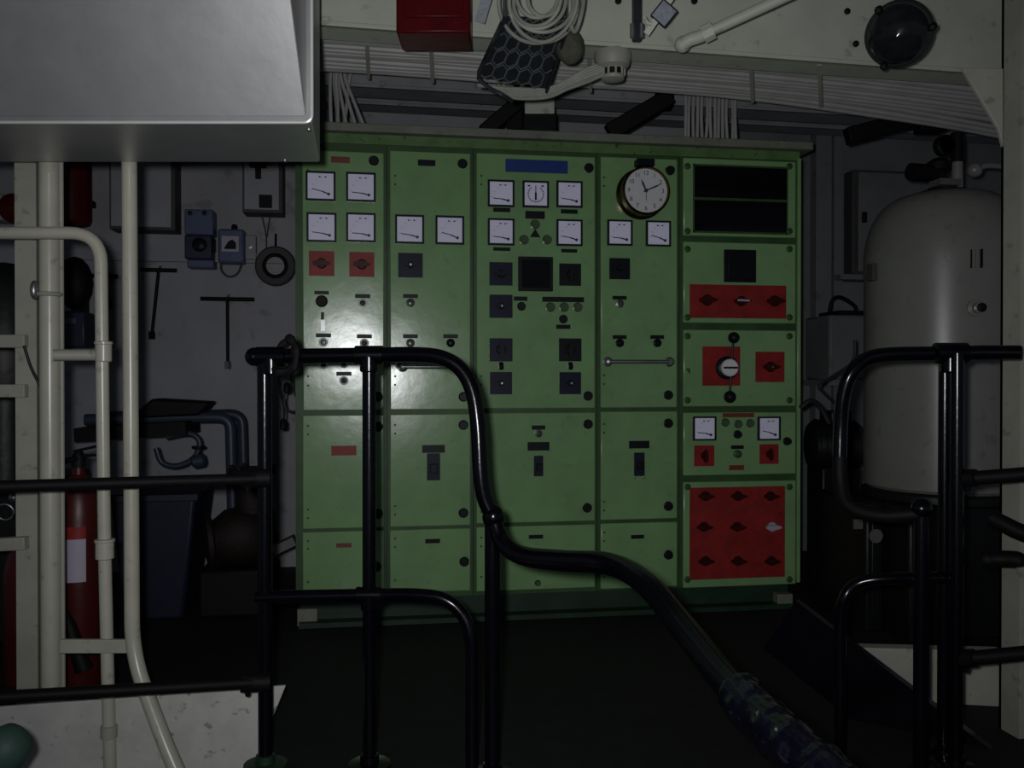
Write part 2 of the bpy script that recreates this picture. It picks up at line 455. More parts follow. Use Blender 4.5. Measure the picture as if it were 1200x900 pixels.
# door tilted a touch only to shift the flash glare up and left
dc = on(403, 330) - ORG[s1]
d.matrix_local = Matrix.Translation(dc) @ Matrix.Rotation(math.radians(1.3), 4, 'Z') @ Matrix.Rotation(math.radians(1.2), 4, 'X') @ Matrix.Translation(-dc)
d = door(s1, 355, rows[0][1][0], 450, rows[0][1][1])
label_plate(d, 403, 528, 28, 11, 'red_plate'); knob(d, 443, 500); knob(d, 443, 602); screws(d, 361, (499, 509, 597, 607))
d = door(s1, 355, rows[0][2][0], 450, rows[0][2][1])
label_plate(d, 403, 639, 17, 5, 'label_red'); knob(d, 441, 664); screws(d, 361, (634, 643, 682))
# --- section 2
s2 = section(1, 'green switchboard cabinet with two meters side by side and one dark square switch')
d = door(s2, 457, rows[1][0][0], 551, rows[1][0][1])
label_plate(d, 500, 191, 20, 7); knob(d, 542, 192)
meter(d, 480, 269, 33, 6); meter(d, 527, 270, 33, 13)
switch(d, 481, 311, 28, 'blue_black', 'black_plastic', True, .22, pip='chrome')
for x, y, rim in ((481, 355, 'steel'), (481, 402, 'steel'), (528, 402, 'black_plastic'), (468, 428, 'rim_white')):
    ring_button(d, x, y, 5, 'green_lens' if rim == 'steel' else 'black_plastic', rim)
    if y < 420: label_plate(d, x, y - 8, 17, 4.5)
def pull_bar(dr, xa, xb, y, r=3.2):
    A, B = on(xa, y), on(xb, y); z = (A.z + B.z) / 2; A.z = B.z = z; o = V((0, -.03, 0))
    mb = MB().tube([A + o, B + o], r * K * .75, 10)
    for q in (A, B): mb.lathe([(6*K, 0), (6*K, .004), (4*K, .008), (4*K, .033), (2*K, .037), (0, .037)], q, (0, -1, 0), 14)
    return part(mb, 'pull_bar', 'steel', dr)
pull_bar(d, 472, 536, 430)
knob(d, 543, 465); screws(d, 463, (206, 216, 441, 451))
d = door(s2, 457, rows[1][1][0], 551, rows[1][1][1])
label_plate(d, 508, 526, 26, 9)
def breaker(dr, x, y, w, h, feet=False):
    q = on(x, y); w *= K; h *= K
    mb = MB().box(q.x - w/2, q.x + w/2, -DT - .006, -DT, q.z - h/2, q.z + h/2, 0)
    mb.box(q.x - w*.28, q.x + w*.28, -DT - .03, -DT, q.z - h*.22, q.z + h*.12, 1)
    if feet:
        for sx in (-1, 1): mb.box(q.x + sx*w*.42 - .004, q.x + sx*w*.42 + .004, -DT - .008, -DT, q.z - h*.62, q.z - h*.48, 2)
    return part(mb, 'breaker_lever', ['blue_black', 'black_plastic', 'steel'], dr, bevel=.002)
breaker(d, 508, 547, 15, 31); knob(d, 543, 498); knob(d, 543, 601); screws(d, 463, (498, 508, 593, 603))
d = door(s2, 457, rows[1][2][0], 551, rows[1][2][1])
label_plate(d, 507, 634, 17, 5); knob(d, 544, 658); screws(d, 463, (631, 641, 680))
# --- section 3
s3 = section(2, 'wide synchronising cabinet of green switchboard under the blue name plate')
d = door(s3, 558, rows[2][0][0], 696.5, rows[2][0][1])
label_plate(d, 629, 195, 74, 15, 'blue_plate')
for x, y, g in ((587, 227, 3), (667, 228, 5), (587, 272, 4), (667, 273, 8)): meter(d, x, y, 31, g)
meter(d, 627.5, 228, 31, 0, True)
for x, y, w, h in ((588, 246, 20, 5), (627, 252, 23, 9), (667, 248, 20, 5), (588, 292, 20, 4), (667, 294, 19, 4), (610, 350, 16, 5), (660, 351, 50, 6), (660, 383, 17, 5)):
    label_plate(d, x, y, w, h)
for x, y in ((627, 263), (614, 281), (641, 281), (645, 360), (661, 360), (677, 360)): knob(d, x, y, 5, 'green_lens', 'lamp_lens', .014)
q = on(627, 274)
part(MB().prism([q + V((-.022, 0, -.014)), q + V((.022, 0, -.014)), q + V((0, 0, .02))], (0, -.004, 0)), 'triangle_plate', 'label_black', d)
switch(d, 587, 321, 27, 'blue_black', frac=.3); switch(d, 668, 322, 26, 'black_plastic', frac=.3, horiz=False)
q = R(607, 301.5, 647, 341.5, -DT)
part(MB().box(q[0], q[1], -DT - .02, -DT, q[2], q[3], 0).box(q[0] + .014, q[1] - .014, -DT - .022, -DT - .019, q[2] + .014, q[3] - .014, 1), 'relay_box', ['black_plastic', 'glass_dark'], d, bevel=.003)
switch(d, 587, 359, 27, 'blue_black', frac=.22, pip='chrome')
for x in (587, 668):
    switch(d, x, 410, 27, 'blue_black' if x == 587 else 'black_plastic', frac=.34, horiz=False)
    q = on(x, 426); part(MB().obox(q, q + V((0, -.02, -.02)), V((0, 1, 0)), .018, .02), 'switch_grip', 'black_plastic', d, bevel=.003)
    switch(d, x, 449, 26, 'blue_black', frac=.22, pip='steel')
knob(d, 611, 359, 4.5); knob(d, 660, 374, 4.5)
knob(d, 690, 197); knob(d, 689, 464); screws(d, 564, (206, 216, 441, 451))
d = door(s3, 558, rows[2][1][0], 696.5, rows[2][1][1])
label_plate(d, 631, 501, 16, 5); ring_button(d, 631, 508, 4.5, 'green_lens', 'steel'); label_plate(d, 631, 523, 26, 10); breaker(d, 631, 546, 11, 24)
knob(d, 689, 497); knob(d, 688, 595); screws(d, 564, (498, 508, 590, 600))
d = door(s3, 558, rows[2][2][0], 696.5, rows[2][2][1])
label_plate(d, 628, 629, 17, 4.5); knob(d, 630, 683, 3.2, 'green_frame', 'latch'); screws(d, 564, (630, 640, 676))
# --- section 4
s4 = section(3, 'green switchboard cabinet with two meters below the brass clock and a steel pull bar')
d = door(s4, 703, rows[3][0][0], 792.5, rows[3][0][1])
knob(d, 785, 200)
meter(d, 726, 273, 30.5, 3); meter(d, 771, 274, 30.5, 14)
switch(d, 726, 315, 25, 'black_plastic', frac=.2)
for x, y, c in ((726, 356, 'green_lens'), (726, 402, 'black_plastic'), (770, 402, 'black_plastic')):
    ring_button(d, x, y, 5, c, 'black_plastic' if y > 400 else 'steel'); label_plate(d, x, y - 7, 17, 4.5)
pull_bar(d, 712, 784, 424)
knob(d, 783, 463); screws(d, 708, (208, 218, 440, 450))
d = door(s4, 703, rows[3][1][0], 792.5, rows[3][1][1])
label_plate(d, 749, 521, 25, 9); breaker(d, 749, 544, 13, 28, True)
knob(d, 783, 496); knob(d, 783, 593); screws(d, 708, (497, 507, 588, 598))
d = door(s4, 703, rows[3][2][0], 792.5, rows[3][2][1])
label_plate(d, 747, 629, 16, 4.5); knob(d, 783, 650); screws(d, 708, (624, 634, 676))
# --- section 5
s5 = section(4, 'stacked distribution cabinet of green switchboard with big red nine switch plate')
def corner_screws(dr, x0, y0, x1, y1):
    for x in (x0 + 6, x1 - 6):
        for y in (y0 + 7, y1 - 7): put(BIGSCREW, 'screw', dr, on(x, y))
# upper: framed opening with two dark panes
d = door(s5, 799.5, 188, 931, 278, 'window_panel')
q = R(812, 194, 923, 274, -DT)
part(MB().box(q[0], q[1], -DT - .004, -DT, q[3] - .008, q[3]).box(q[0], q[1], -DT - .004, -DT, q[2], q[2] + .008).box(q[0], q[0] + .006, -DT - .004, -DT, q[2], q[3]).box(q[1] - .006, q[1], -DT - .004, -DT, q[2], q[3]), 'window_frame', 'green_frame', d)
q = R(813, 195, 922, 233, -DT); part(MB().box(q[0], q[1], -DT - .003, -DT + .001, q[2], q[3]), 'window_pane', 'glass_dark', d)
q = R(813, 236, 922, 273, -DT); part(MB().box(q[0], q[1], -DT - .003, -DT + .001, q[2], q[3]), 'window_pane', 'glass_dark', d)
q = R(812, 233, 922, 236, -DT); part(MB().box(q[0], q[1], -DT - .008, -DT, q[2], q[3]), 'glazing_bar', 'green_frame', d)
corner_screws(d, 799.5, 188, 931, 278)
d = door(s5, 799.5, 285, 931, 379, 'panel')
q = R(848, 293, 885, 331, -DT); part(MB().box(q[0], q[1], -DT - .012, -DT, q[2], q[3]).box(q[0]+.012, q[1]-.012, -DT-.016, -DT-.011, q[2]+.012, q[3]-.012), 'meter_blank', 'black_plastic', d, bevel=.002)
def red_panel(dr, x0, y0, x1, y1, sw, bright=()):
    q = R(x0, y0, x1, y1, -DT)
    o = part(MB().box(q[0], q[1], -DT - .004, -DT, q[2], q[3]), 'red_plate', 'red_plate', dr, bevel=.001)
    for x, y, h in sw:
        c = on(x, y); mb = MB(); lever_handle(mb, c.x, c.z, h * K, 0, True, -DT - .004)
        part(mb, 'switch_handle', 'label_white' if (x, y) in bright else 'dark_red', dr)
    return o
red_panel(d, 808, 334, 921, 373, ((828, 352, 11), (868, 353, 10), (907, 353, 11)))
c = on(868, 353); part(MB().obox(c + V((-.028, -.034, .002)), c + V((.026, -.034, 0)), V((0, 1, 0)), .008, .003), 'switch_tag', 'label_white', d)
c = on(828, 340); part(MB().obox(c + V((-.02, -.005, .0)), c + V((.02, -.005, -.002)), V((0, 1, 0)), .007, .002), 'switch_tag', 'label_red', d)
corner_screws(d, 799.5, 285, 931, 379)
d = door(s5, 799.5, 387, 931, 476, 'panel')
q = R(823, 406, 867, 452, -DT); part(MB().box(q[0], q[1], -DT - .004, -DT, q[2], q[3]), 'red_plate', 'red_plate', d)
switch(d, 902, 430, 37, 'red_plate', 'dark_red', True, .28, pip='paper')
c = on(851, 431)
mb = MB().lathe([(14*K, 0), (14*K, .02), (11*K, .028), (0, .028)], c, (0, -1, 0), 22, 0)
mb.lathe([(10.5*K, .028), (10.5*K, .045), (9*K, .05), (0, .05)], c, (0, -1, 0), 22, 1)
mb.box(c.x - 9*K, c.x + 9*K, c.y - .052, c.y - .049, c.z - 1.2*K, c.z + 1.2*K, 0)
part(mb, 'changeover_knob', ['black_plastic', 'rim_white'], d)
top, bot = on(857.5, 396), on(853, 465)
f_ = V((0, -.022, 0))
part(MB().tube([top + f_, c + f_ + V((.012, 0, 0)), bot + f_], .0055, 8).sphere(top + f_, 7*K).sphere(bot + f_, 7.5*K).tube([top, top + f_], .006, 8).tube([bot, bot + f_], .006, 8), 'changeover_lever', 'black_plastic', d)
corner_screws(d, 799.5, 387, 931, 476)
c = on(807, 434); part(MB().prism([c + V((-.014, 0, .008)), c + V((.006, 0, .008)), c + V((.006, 0, -.016))], (0, -.002, 0)), 'paint_chip', 'green_frame', d)
d = door(s5, 799.5, 483, 931, 556, 'door')
meter(d, 825, 502, 29, 5); meter(d, 900.5, 502, 29, 12)
label_plate(d, 865, 486.5, 40, 5, 'label_red'); label_plate(d, 864, 524, 16, 4.5); label_plate(d, 863, 548, 19, 6, 'label_red')
for x, y in ((850, 495), (865, 497), (879, 496)): knob(d, x, y, 4.6, 'green_lens', 'lamp_lens', .014)
knob(d, 864, 509, 4.5); ring_button(d, 864, 532, 5, 'green_lens', 'green_frame')
switch(d, 825, 534, 25, 'red_plate', 'dark_red', False, .3); switch(d, 901, 532, 24, 'red_plate', 'dark_red', False, .3)
knob(d, 922, 517, 4.5)
d = door(s5, 799.5, 563.5, 931, 686, 'panel')
sw = [(x, y, 9.5) for y, xs in ((581, (826, 864, 902)), (617, (824, 863, 904)), (657, (826, 864, 903))) for x in xs]
red_panel(d, 808, 570.5, 919.5, 677.5, sw, ((904, 617),))
q = R(810, 594.6, 918, 595.8, -DT); part(MB().box(q[0], q[1], -DT - .0055, -DT - .003, q[2], q[3]), 'plate_seam', 'label_red', d)
label_plate(d, 866, 672, 40, 5, 'dark_red')
corner_screws(d, 799.5, 563.5, 931, 686)
# lit edge angle at the free end of the board
q = R(933, 186, 937, 682, 0); part(MB().box(q[0], q[1], -.012, .05, q[2], q[3]), 'corner_angle', 'green_paint', s5, bevel=.002)
# --- continuous top and plinth
XL, XR = PY(347, 160).x, PY(936, 170).x
zc = PY(640, 170).z
st = thing('top_slab', ((XL + XR) / 2, .3, topz), 'grey overhanging top plate running along the green switchboard', 'cabinet top')
part(MB().box(XL, XR, -.008, .62, topz, zc + .012), 'fascia', 'green_fascia', st)
zt = PY(640, 157).z
part(MB().box(XL - .03, PY(947, 172).x, -.05, .66, zc + .012, zt), 'top_plate', 'crown_grey', st, bevel=.004)
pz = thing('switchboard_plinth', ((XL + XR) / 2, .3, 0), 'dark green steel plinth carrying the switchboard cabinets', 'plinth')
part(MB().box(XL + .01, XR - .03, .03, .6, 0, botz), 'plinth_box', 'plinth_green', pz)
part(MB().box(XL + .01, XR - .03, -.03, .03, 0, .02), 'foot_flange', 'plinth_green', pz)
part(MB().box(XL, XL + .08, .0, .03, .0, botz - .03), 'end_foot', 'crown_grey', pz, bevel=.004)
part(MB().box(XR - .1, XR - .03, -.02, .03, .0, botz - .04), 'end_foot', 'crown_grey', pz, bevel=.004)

# --- clock on section 4
ck = PY(750.5, 228, -DT); cc = V((ck.x, -DT, ck.z)); rr = 28.5 * K
ct = thing('wall_clock', cc, 'round brass ship clock with pale dial on the switchboard', 'clock')
part(MB().lathe([(rr*1.06, 0), (rr*1.06, .012), (rr*.98, .02), (rr*.98, .075), (rr*1.0, .085), (rr*.93, .092), (rr*.9, .086), (rr*.9, .07)], cc, (0, -1, 0), 40), 'clock_case', 'brass', ct)
part(MB().lathe([(rr*.905, .06), (rr*.905, .078), (0, .078)], cc, (0, -1, 0), 40), 'dial', 'dial_white', ct)
def hand(ang, L, w, nm, y):
    a = math.radians(ang); u_ = V((math.sin(a), 0, math.cos(a))); n_ = V((math.cos(a), 0, -math.sin(a))); o_ = cc + V((0, y, 0))
    part(MB().prism([o_ - u_*L*.15 - n_*w*.6, o_ - u_*L*.15 + n_*w*.6, o_ + u_*L*.6 + n_*w, o_ + u_*L, o_ + u_*L*.6 - n_*w], (0, -.001, 0)), nm, 'ink', ct)
hand(-24, rr*.52, .0045, 'hour_hand', -.0795); hand(66, rr*.76, .0035, 'minute_hand', -.081); hand(180, rr*.5, .0012, 'second_hand', -.0825)
part(MB().lathe([(.008, .079), (.008, .085), (0, .085)], cc, (0, -1, 0), 12), 'centre_cap', 'ink', ct)
for k_ in range(1, 13):
    fc = bpy.data.curves.new('numeral', 'FONT'); fc.body = str(k_); fc.size = rr * .25; fc.align_x = 'CENTER'; fc.align_y = 'CENTER'; fc.extrude = .0004
    tmp = bpy.data.objects.new('tmp', fc); nm_ = bpy.data.meshes.new_from_object(tmp); bpy.data.objects.remove(tmp)
    nm_.materials.clear(); nm_.materials.append(MATS['ink'])
    o = bpy.data.objects.new('numeral', nm_); link(o, ct, ORG[ct])
    a = math.radians(30 * k_)
    o.location = V((math.sin(a)*rr*.72, -.0788, math.cos(a)*rr*.72)); o.rotation_euler = (math.pi/2, 0, 0)
q = R(743, 189, 763, 197, -DT)
part(MB().box(q[0], q[1], -DT - .05, -DT, q[2], q[3]), 'hanger_block', 'black_plastic', ct, bevel=.002)

# ================================================================== RAILINGS
def tee(p, r, ax=(1, 0, 0), dn=True):
    mb = MB(); a = V(ax)
    mb.tube([p - a * r * 2.0, p - a * r * 1.9, p + a * r * 1.9, p + a * r * 2.0], [r*1.1, r*1.3, r*1.3, r*1.1], 14)
    if dn: mb.tube([p, p - V((0, 0, r*2.2)), p - V((0, 0, r*2.4))], [r*1.28, r*1.28, r*1.05], 14)
    return mb
lr = thing('guard_railing', P(432, 902, 2.24), 'black tube guard railing with bent ends standing before the switchboard', 'railing')
r0 = .0195
toppath = [P(297, 418, 2.255), P(432, 416, 2.25), P(490, 415.5, 2.23), P(520, 420, 2.22), P(541, 434, 2.215), P(554, 460, 2.21), P(560, 500, 2.205), P(563, 555, 2.2), P(568, 585, 2.2), P(578, 606, 2.2)]
part(MB().tube(crom(toppath), r0, 16), 'top_rail', 'rail_black', lr)
rail2 = [P(578, 606, 2.2), P(588, 634, 2.18), P(612, 651, 2.13), P(660, 657, 2.02), P(715, 661, 1.9), P(757, 684, 1.74), P(800, 735, 1.55), P(850, 797, 1.33), P(905, 852, 1.14), P(985, 925, .96), P(1090, 1010, .82)]
sm = crom(rail2)
part(MB().tube(sm, [r0 + (.0245 - r0) * min(1, i / 16) for i in range(len(sm))], 16), 'handrail', 'rail_black', lr)
# crumpled film wound round the near end of the handrail
wp = sm[44:]
mb = MB(); mb.tube(wp, .0285, 30, cap=False)
mb2 = MB(); dense = []
for a_, b_ in zip(wp, wp[1:]):
    for k_ in range(5): dense.append(a_.lerp(b_, k_ / 5))
mb2.tube(dense, .029, 36, cap=False)
for i_, p_ in enumerate(mb2.v):
    ax_p = dense[i_ // 36]
    dr_ = (p_ - ax_p).normalized()
    n_ = noise.fractal(p_ * 19, 0.9, 2.0, 2)
    mb2.v[i_] = p_ + dr_ * (.0045 * n_ + .003 + .006 * max(0, noise.noise(p_ * 14)))
part(mb2, 'plastic_wrap', 'wrap_film', lr, label='crumpled shiny dark plastic film', ang=70)
part(MB().tube(crom([P(300, 700, 2.25), P(432, 697, 2.25), P(490, 697, 2.23), P(522, 703, 2.22), P(543, 722, 2.215), P(552, 750, 2.21), P(553, 800, 2.21), P(553, 905, 2.21)]), .0165, 14), 'mid_rail', 'rail_black', lr)
for x, y, d_, r_ in ((310, 418, 2.25, .0185), (432.5, 416, 2.25, .0172), (577, 606, 2.2, .0195)):
    a_ = P(x, y, d_); b_ = V((a_.x, a_.y, 0))
    part(MB().tube([a_, b_], r_, 16), 'post', 'rail_black', lr)
    part(MB().lathe([(.055, 0), (.055, .008), (.025, .012), (.024, .03), (r_, .032)], b_, (0, 0, 1), 20), 'foot_plate', 'plinth_green' if x == 310 else 'rail_black', lr)
part(tee(P(432.5, 416, 2.25), .0185, P(440, 416, 2.25) - P(432, 416, 2.254)and rt), 'tee_fitting', 'rail_black', lr)
part(tee(P(432.5, 697, 2.25), .0165, rt), 'tee_fitting', 'rail_black', lr)
part(tee(P(318, 418, 2.25), .0195, rt), 'tee_fitting', 'rail_black', lr)
part(MB().sphere(P(578, 606, 2.2), .028, seg=16, sq=(1, 1, 1.15)), 'swivel_fitting', 'rail_black', lr)
part(MB().sphere(P(298, 418, 2.255), .024, seg=16), 'end_cap', 'rail_black', lr)
# the strap / rag knot where the top rail starts
p_ = P(338, 417, 2.25)
part(MB().tube(crom([p_ + V((.0, -.02, .05)), p_ + V((.02, -.03, .02)), p_ + V((.015, -.03, -.03)), p_ + V((-.03, -.02, -.04)), p_ + V((-.03, .02, .01)), p_ + V((0.01, .03, .05))]), [.009, .011, .013, .011, .009] * 6 + [.008], 8), 'cord_knot', 'black_matte', lr)
# two rails running off sideways past the white stanchions
for (xa, ya, da), (xb, yb, db) in (((300, 561, 2.22), (-90, 573, 1.95)), ((297, 800, 2.22), (-90, 822, 1.95))):
    part(MB().tube([P(xa, ya, da), P(xb, yb, db)], .0145, 14), 'side_rail', 'pipe_black', lr)
for y in (561, 800):
    part(MB().tube([P(282, y, 2.22), P(316, y - 1, 2.24)], .024, 12).tube([P(290, y, 2.22), P(290, y + 16, 2.22)], [.014, .005], 10), 'rail_clamp', 'pipe_black', lr)

rr_ = thing('guard_railing', P(1113, 900, 2.27), 'black tube guard railing with bent ends standing before the white tank', 'railing')
part(MB().tube(crom([P(984, 535, 2.32), P(985, 500, 2.32), P(988, 465, 2.31), P(997, 438, 2.3), P(1015, 421, 2.3), P(1045, 415, 2.29), P(1113, 414, 2.27), P(1150, 413, 2.25), P(1196, 413, 2.22)]), .0185, 16), 'top_rail', 'rail_black', rr_)
part(MB().tube(crom([P(984, 535, 2.32), P(985, 566, 2.31), P(994, 592, 2.28), P(1030, 604, 2.23), P(1080, 602, 2.18)]), .0185, 14), 'handrail', 'pipe_black', rr_)
part(MB().tube(crom([P(985, 905, 2.33), P(985, 800, 2.33), P(985, 730, 2.33), P(990, 700, 2.32), P(1005, 684, 2.32), P(1040, 678, 2.3), P(1113, 677, 2.28)]), .0155, 14), 'mid_rail', 'rail_black', rr_)
for x, y, d_, r_ in ((1107.5, 414, 2.29, .0165), (1122, 414, 2.24, .0165), (1080, 594, 2.18, .0185)):
    a_ = P(x, y, d_); b_ = V((a_.x, a_.y, 0))
    part(MB().tube([a_, b_], r_, 16), 'post', 'rail_black', rr_)
    part(MB().lathe([(.05, 0), (.05, .008), (.024, .012), (.023, .03), (r_, .032)], b_, (0, 0, 1), 18), 'foot_plate', 'rail_black', rr_)
part(tee(P(1114, 414, 2.265), .021, rt), 'tee_fitting', 'rail_black', rr_)
part(MB().sphere(P(1080, 596, 2.18), .026, seg=14), 'swivel_fitting', 'rail_black', rr_)
for (xa, ya), (xb, yb) in (((1132, 561), (1290, 549)), ((1130, 772), (1290, 757))):
    part(MB().tube([P(xa, ya, 2.24), P(xb, yb, 2.08)], .018, 14), 'side_rail', 'pipe_black', rr_)
    part(MB().tube([P(xa - 6, ya, 2.25), P(xa + 12, ya - 1, 2.22)], .023, 12).tube([P(xa + 2, ya, 2.24), P(xa + 2, ya + 16, 2.24)], [.016, .005], 10), 'rail_clamp', 'pipe_black', rr_)
# sloping black stringer edge in front of the right coaming
mb = MB().obox(P(915, 731, 2.70), P(1245, 990, 2.28), V((0, 0, 1)), .03, .19)
single(mb, 'stair_stringer', 'rail_black', 'black sloping steel stringer below the railing by the tank', 'stringer')
# black hose bend clinging to the right stanchion
single(MB().tube(crom([P(1162, 607, 2.3), P(1176, 614, 2.28), P(1200, 625, 2.25), P(1240, 634, 2.2)]), .022, 12), 'hose', 'pipe_black', 'black hose end lying across the white corner stanchion', 'hose')
single(MB().tube(crom([P(1150, 656, 2.32), P(1175, 655, 2.3), P(1192, 656, 2.28), P(1195, 660, 2.28)]), [.02, .024, .024, .022, .022, .022, .022, .022, .022, .022, .022, .022, .022, .022, .022, .022, .022, .02, .008], 12), 'handle_grip', 'pipe_black', 'stubby black rubber grip below the hose end', 'grip')

# ---- white coamings
B = P(335, 803, 2.42); C_ = EDGE.copy(); A = V((-1.75, EDGE.y - .06, B.z - .02))
B.y = EDGE.y - .012; C_.y = EDGE.y - .012; C_.z = 0.0
single(MB().prism([V((A.x, A.y, -.42)), V((C_.x, C_.y, -.42)), C_, B, A], (0, .012, 0)), 'floor_coaming', 'coaming_white', 'scuffed white steel coaming along the floor behind the white pipes', 'coaming', bevel=.003)
a_, b_ = P(1000, 766, 2.73), P(1180, 762, 2.66)
single(MB().prism([V((a_.x, a_.y, 0)), V((b_.x, b_.y, 0)), V((b_.x, b_.y, .17)), V((a_.x, a_.y, .16))], (0, .05, 0)), 'floor_coaming', 'white_dull', 'scuffed white steel coaming at the foot of the right corner stanchion', 'coaming', bevel=.003)

# ================================================================== LEFT SIDE: white pipes, rack
def vpipe(x, y0, y1, d_, r_, floor=True):
    a_ = P(x, y0, d_); b_ = P(x, y1, d_); b_.x, b_.y = a_.x, a_.y
    if floor: b_.z = 0.0
    return a_, b_
# flat stanchion (broad) behind the front pipe
sa, sb = vpipe(39, 150, 900, 2.52, 0); sa.z = 2.5
st1 = thing('stanchion', V((sa.x, sa.y, 0)), 'broad white H-section stanchion standing behind the white pipes', 'stanchion')
part(MB().box(sa.x - .028, sa.x + .028, sa.y - .06, sa.y - .05, 0, 1.98), 'flange', 'white_dull', st1)
part(MB().box(sa.x - .006, sa.x + .006, sa.y - .05, sa.y + .05, 0, 1.98), 'web', 'white_dull', st1)
part(MB().box(sa.x - .028, sa.x + .028, sa.y + .05, sa.y + .06, 0, 1.98), 'flange', 'white_dull', st1)
for y in (400, 458, 640):
    e = P(-120, y + (4 if y == 640 else 0), 2.46); g = P(32, y - (4 if y == 640 else 0), 2.46)
    part(MB().obox(e, g, V((0, 1, 0)), .036, .03), 'rack_bar', 'white_dull', st1, bevel=.003)
# thick vertical pipe
a_, b_ = vpipe(57, 100, 900, 2.36, 0); a_.z = 2.5; b_.z = -.42
vp = thing('vertical_pipe', V((a_.x, a_.y, 0)), 'thick white vertical pipe with a small clamp beside the stanchion', 'pipe')
part(MB().tube([a_, b_], .0255, 16), 'pipe_run', 'white_pipe', vp)
c_ = P(57, 345, 2.36)
part(MB().torus(V((a_.x, a_.y, c_.z)), (0, 0, 1), .03, .006, seg=20), 'pipe_clamp', 'white_dull', vp)
part(MB().sphere(V((a_.x - .03, a_.y - .02, c_.z + .01)), .016, sq=(.7, 1, 1.6)), 'clamp_bolt', 'steel', vp)
c_ = P(57, 832, 2.36); part(MB().lathe([(.032, 0), (.034, .02), (.03, .05)], V((a_.x, a_.y, c_.z)), (0, 0, 1), 18), 'coupling', 'white_pipe', vp)
g = P(72, 300, 2.37)
part(MB().tube([V((g.x, g.y, 2.2)), V((g.x, g.y, .1))], .006, 8), 'conduit', 'white_dull', vp)
# bent pipe with couplings
bp = thing('bent_pipe', P(123, 905, 2.31), 'white pipe bending from horizontal down to the floor with couplings', 'pipe')
h0 = P(118, 273, 2.31); x_, y_ = h0.x, h0.y
path = [P(-140, 273, 2.27), P(40, 273, 2.29), V((x_, y_, h0.z)), V((x_ + .006, y_, .6)), V((x_ + .026, y_, -.42))]
part(MB().tube(fillet(path, .13, 8), .0165, 16), 'pipe_run', 'white_pipe', bp)
for y, s_ in ((413, 1.25), (645, 1.4)):
    z = P(118, y, 2.31).z
    t_ = (.6 - z) / .6; xx = x_ + (.006 if z > .6 else .006 + .014 * t_)
    part(MB().lathe([(.017, -.025), (.0165*s_, -.022), (.0165*s_, .02), (.0165*s_*1.12, .022), (.0165*s_*1.12, .028), (.017, .03)], V((xx, y_, z)), (0, 0, 1), 18), 'coupling', 'white_pipe', bp)
part(MB().tube([P(62, 416, 2.27), P(118, 416, 2.32)], .015, 12), 'branch_stub', 'white_dull', bp)
z = P(118, 858, 2.31).z
part(MB().lathe([(.017, -.02), (.021, -.018), (.021, .012), (.017, .014)], V((x_ + .016, y_, z)), (0, 0, 1), 18), 'coupling', 'white_dull', bp)
# tall pipe that kicks sideways at the floor
tp = thing('kicked_pipe', P(205, 905, 2.27), 'tall white pipe kicked sideways near its foot', 'pipe')
h0 = P(150, 100, 2.31); x_, y_ = h0.x, h0.y; k_ = P(153, 770, 2.31)
e_ = P(212, 915, 2.27)
part(MB().tube(fillet([V((x_, y_, 2.5)), V((x_ + .006, y_, k_.z)), P(200, 890, 2.25), P(300, 1090, 2.2)], .09, 8), .0195, 16), 'pipe_run', 'white_pipe', tp)
part(MB().obox(P(70, 757, 2.27), P(150, 757, 2.32), V((0, 1, 0)), .036, .012), 'brace_strap', 'white_dull', tp, bevel=.002)

# cable hanging from the stanchion
single(MB().tube(crom([P(28, 405, 2.42), P(36, 430, 2.42), P(48, 455, 2.42), P(62, 490, 2.43), P(76, 522, 2.5)]), .004, 8), 'hanging_cable', 'cable_dark', 'thin black cable slung past the white stanchion', 'cable')

# fire extinguishers
def extinguisher(px, py_base, d_, r_, h_, label):
    b_ = P(px, py_base, d_); b_.z = 0.0
    t = thing('fire_extinguisher', b_, label, 'extinguisher')
    part(MB().lathe([(r_*.9, 0), (r_, .02), (r_, h_*.78), (r_*.92, h_*.86), (r_*.6, h_*.94), (r_*.3, h_*.97), (r_*.3, h_)], b_, (0, 0, 1), 28), 'cylinder', 'ext_red', t)
    # label wrapped on the front
    mb = MB(); n = 9; f_ang = math.atan2(CAM.y - b_.y, CAM.x - b_.x) - .15
    vs = []
    for i in range(n):
        a = f_ang - .45 + .9 * i / (n - 1)
        for z in (h_*.52, h_*.70, h_*.702, h_*.755): vs.append(b_ + V((math.cos(a)*(r_+.0015), math.sin(a)*(r_+.0015), z)))
    fs = []; ms = []
    for i in range(n - 1):
        for j in range(3):
            fs.append((i*4+j, (i+1)*4+j, (i+1)*4+j+1, i*4+j+1)); ms.append(1 if j == 2 else 0)
    mb.add(vs, fs); mb.m = ms
    part(mb, 'label_band', ['label_white', 'red_plate'], t)
    top = b_ + V((0, 0, h_))
    part(MB().lathe([(.02, 0), (.022, .03), (.012, .05), (0, .05)], top, (0, 0, 1), 14).obox(top + V((-.01, 0, .05)), top + V((.10, -.03, .075)), V((0, 0, 1)), .02, .008).obox(top + V((-.01, 0, .035)), top + V((.09, -.03, .04)), V((0, 0, 1)), .018, .008), 'valve_head', 'black_matte', t)
    s_ = V((-.5, -.85, 0)) * (r_ + .016)
    part(MB().tube(crom([top + V((0, -.02, .03)), top + V((-.04, -.07, .0)), b_ + s_ * 1.25 + V((0, 0, h_*.75)), b_ + s_ * 1.1 + V((.012, 0, h_*.5)), b_ + s_ + V((.03, -.005, h_*.38))]), .009, 10), 'hose', 'black_matte', t)
    q_ = b_ + s_ + V((.03, -.005, h_*.38))
    part(MB().tube([q_, q_ + V((.01, -.01, -.03)), q_ + V((.05, -.01, -.16))], [.012, .02, .026], 12), 'discharge_horn', 'black_matte', t)
    return t
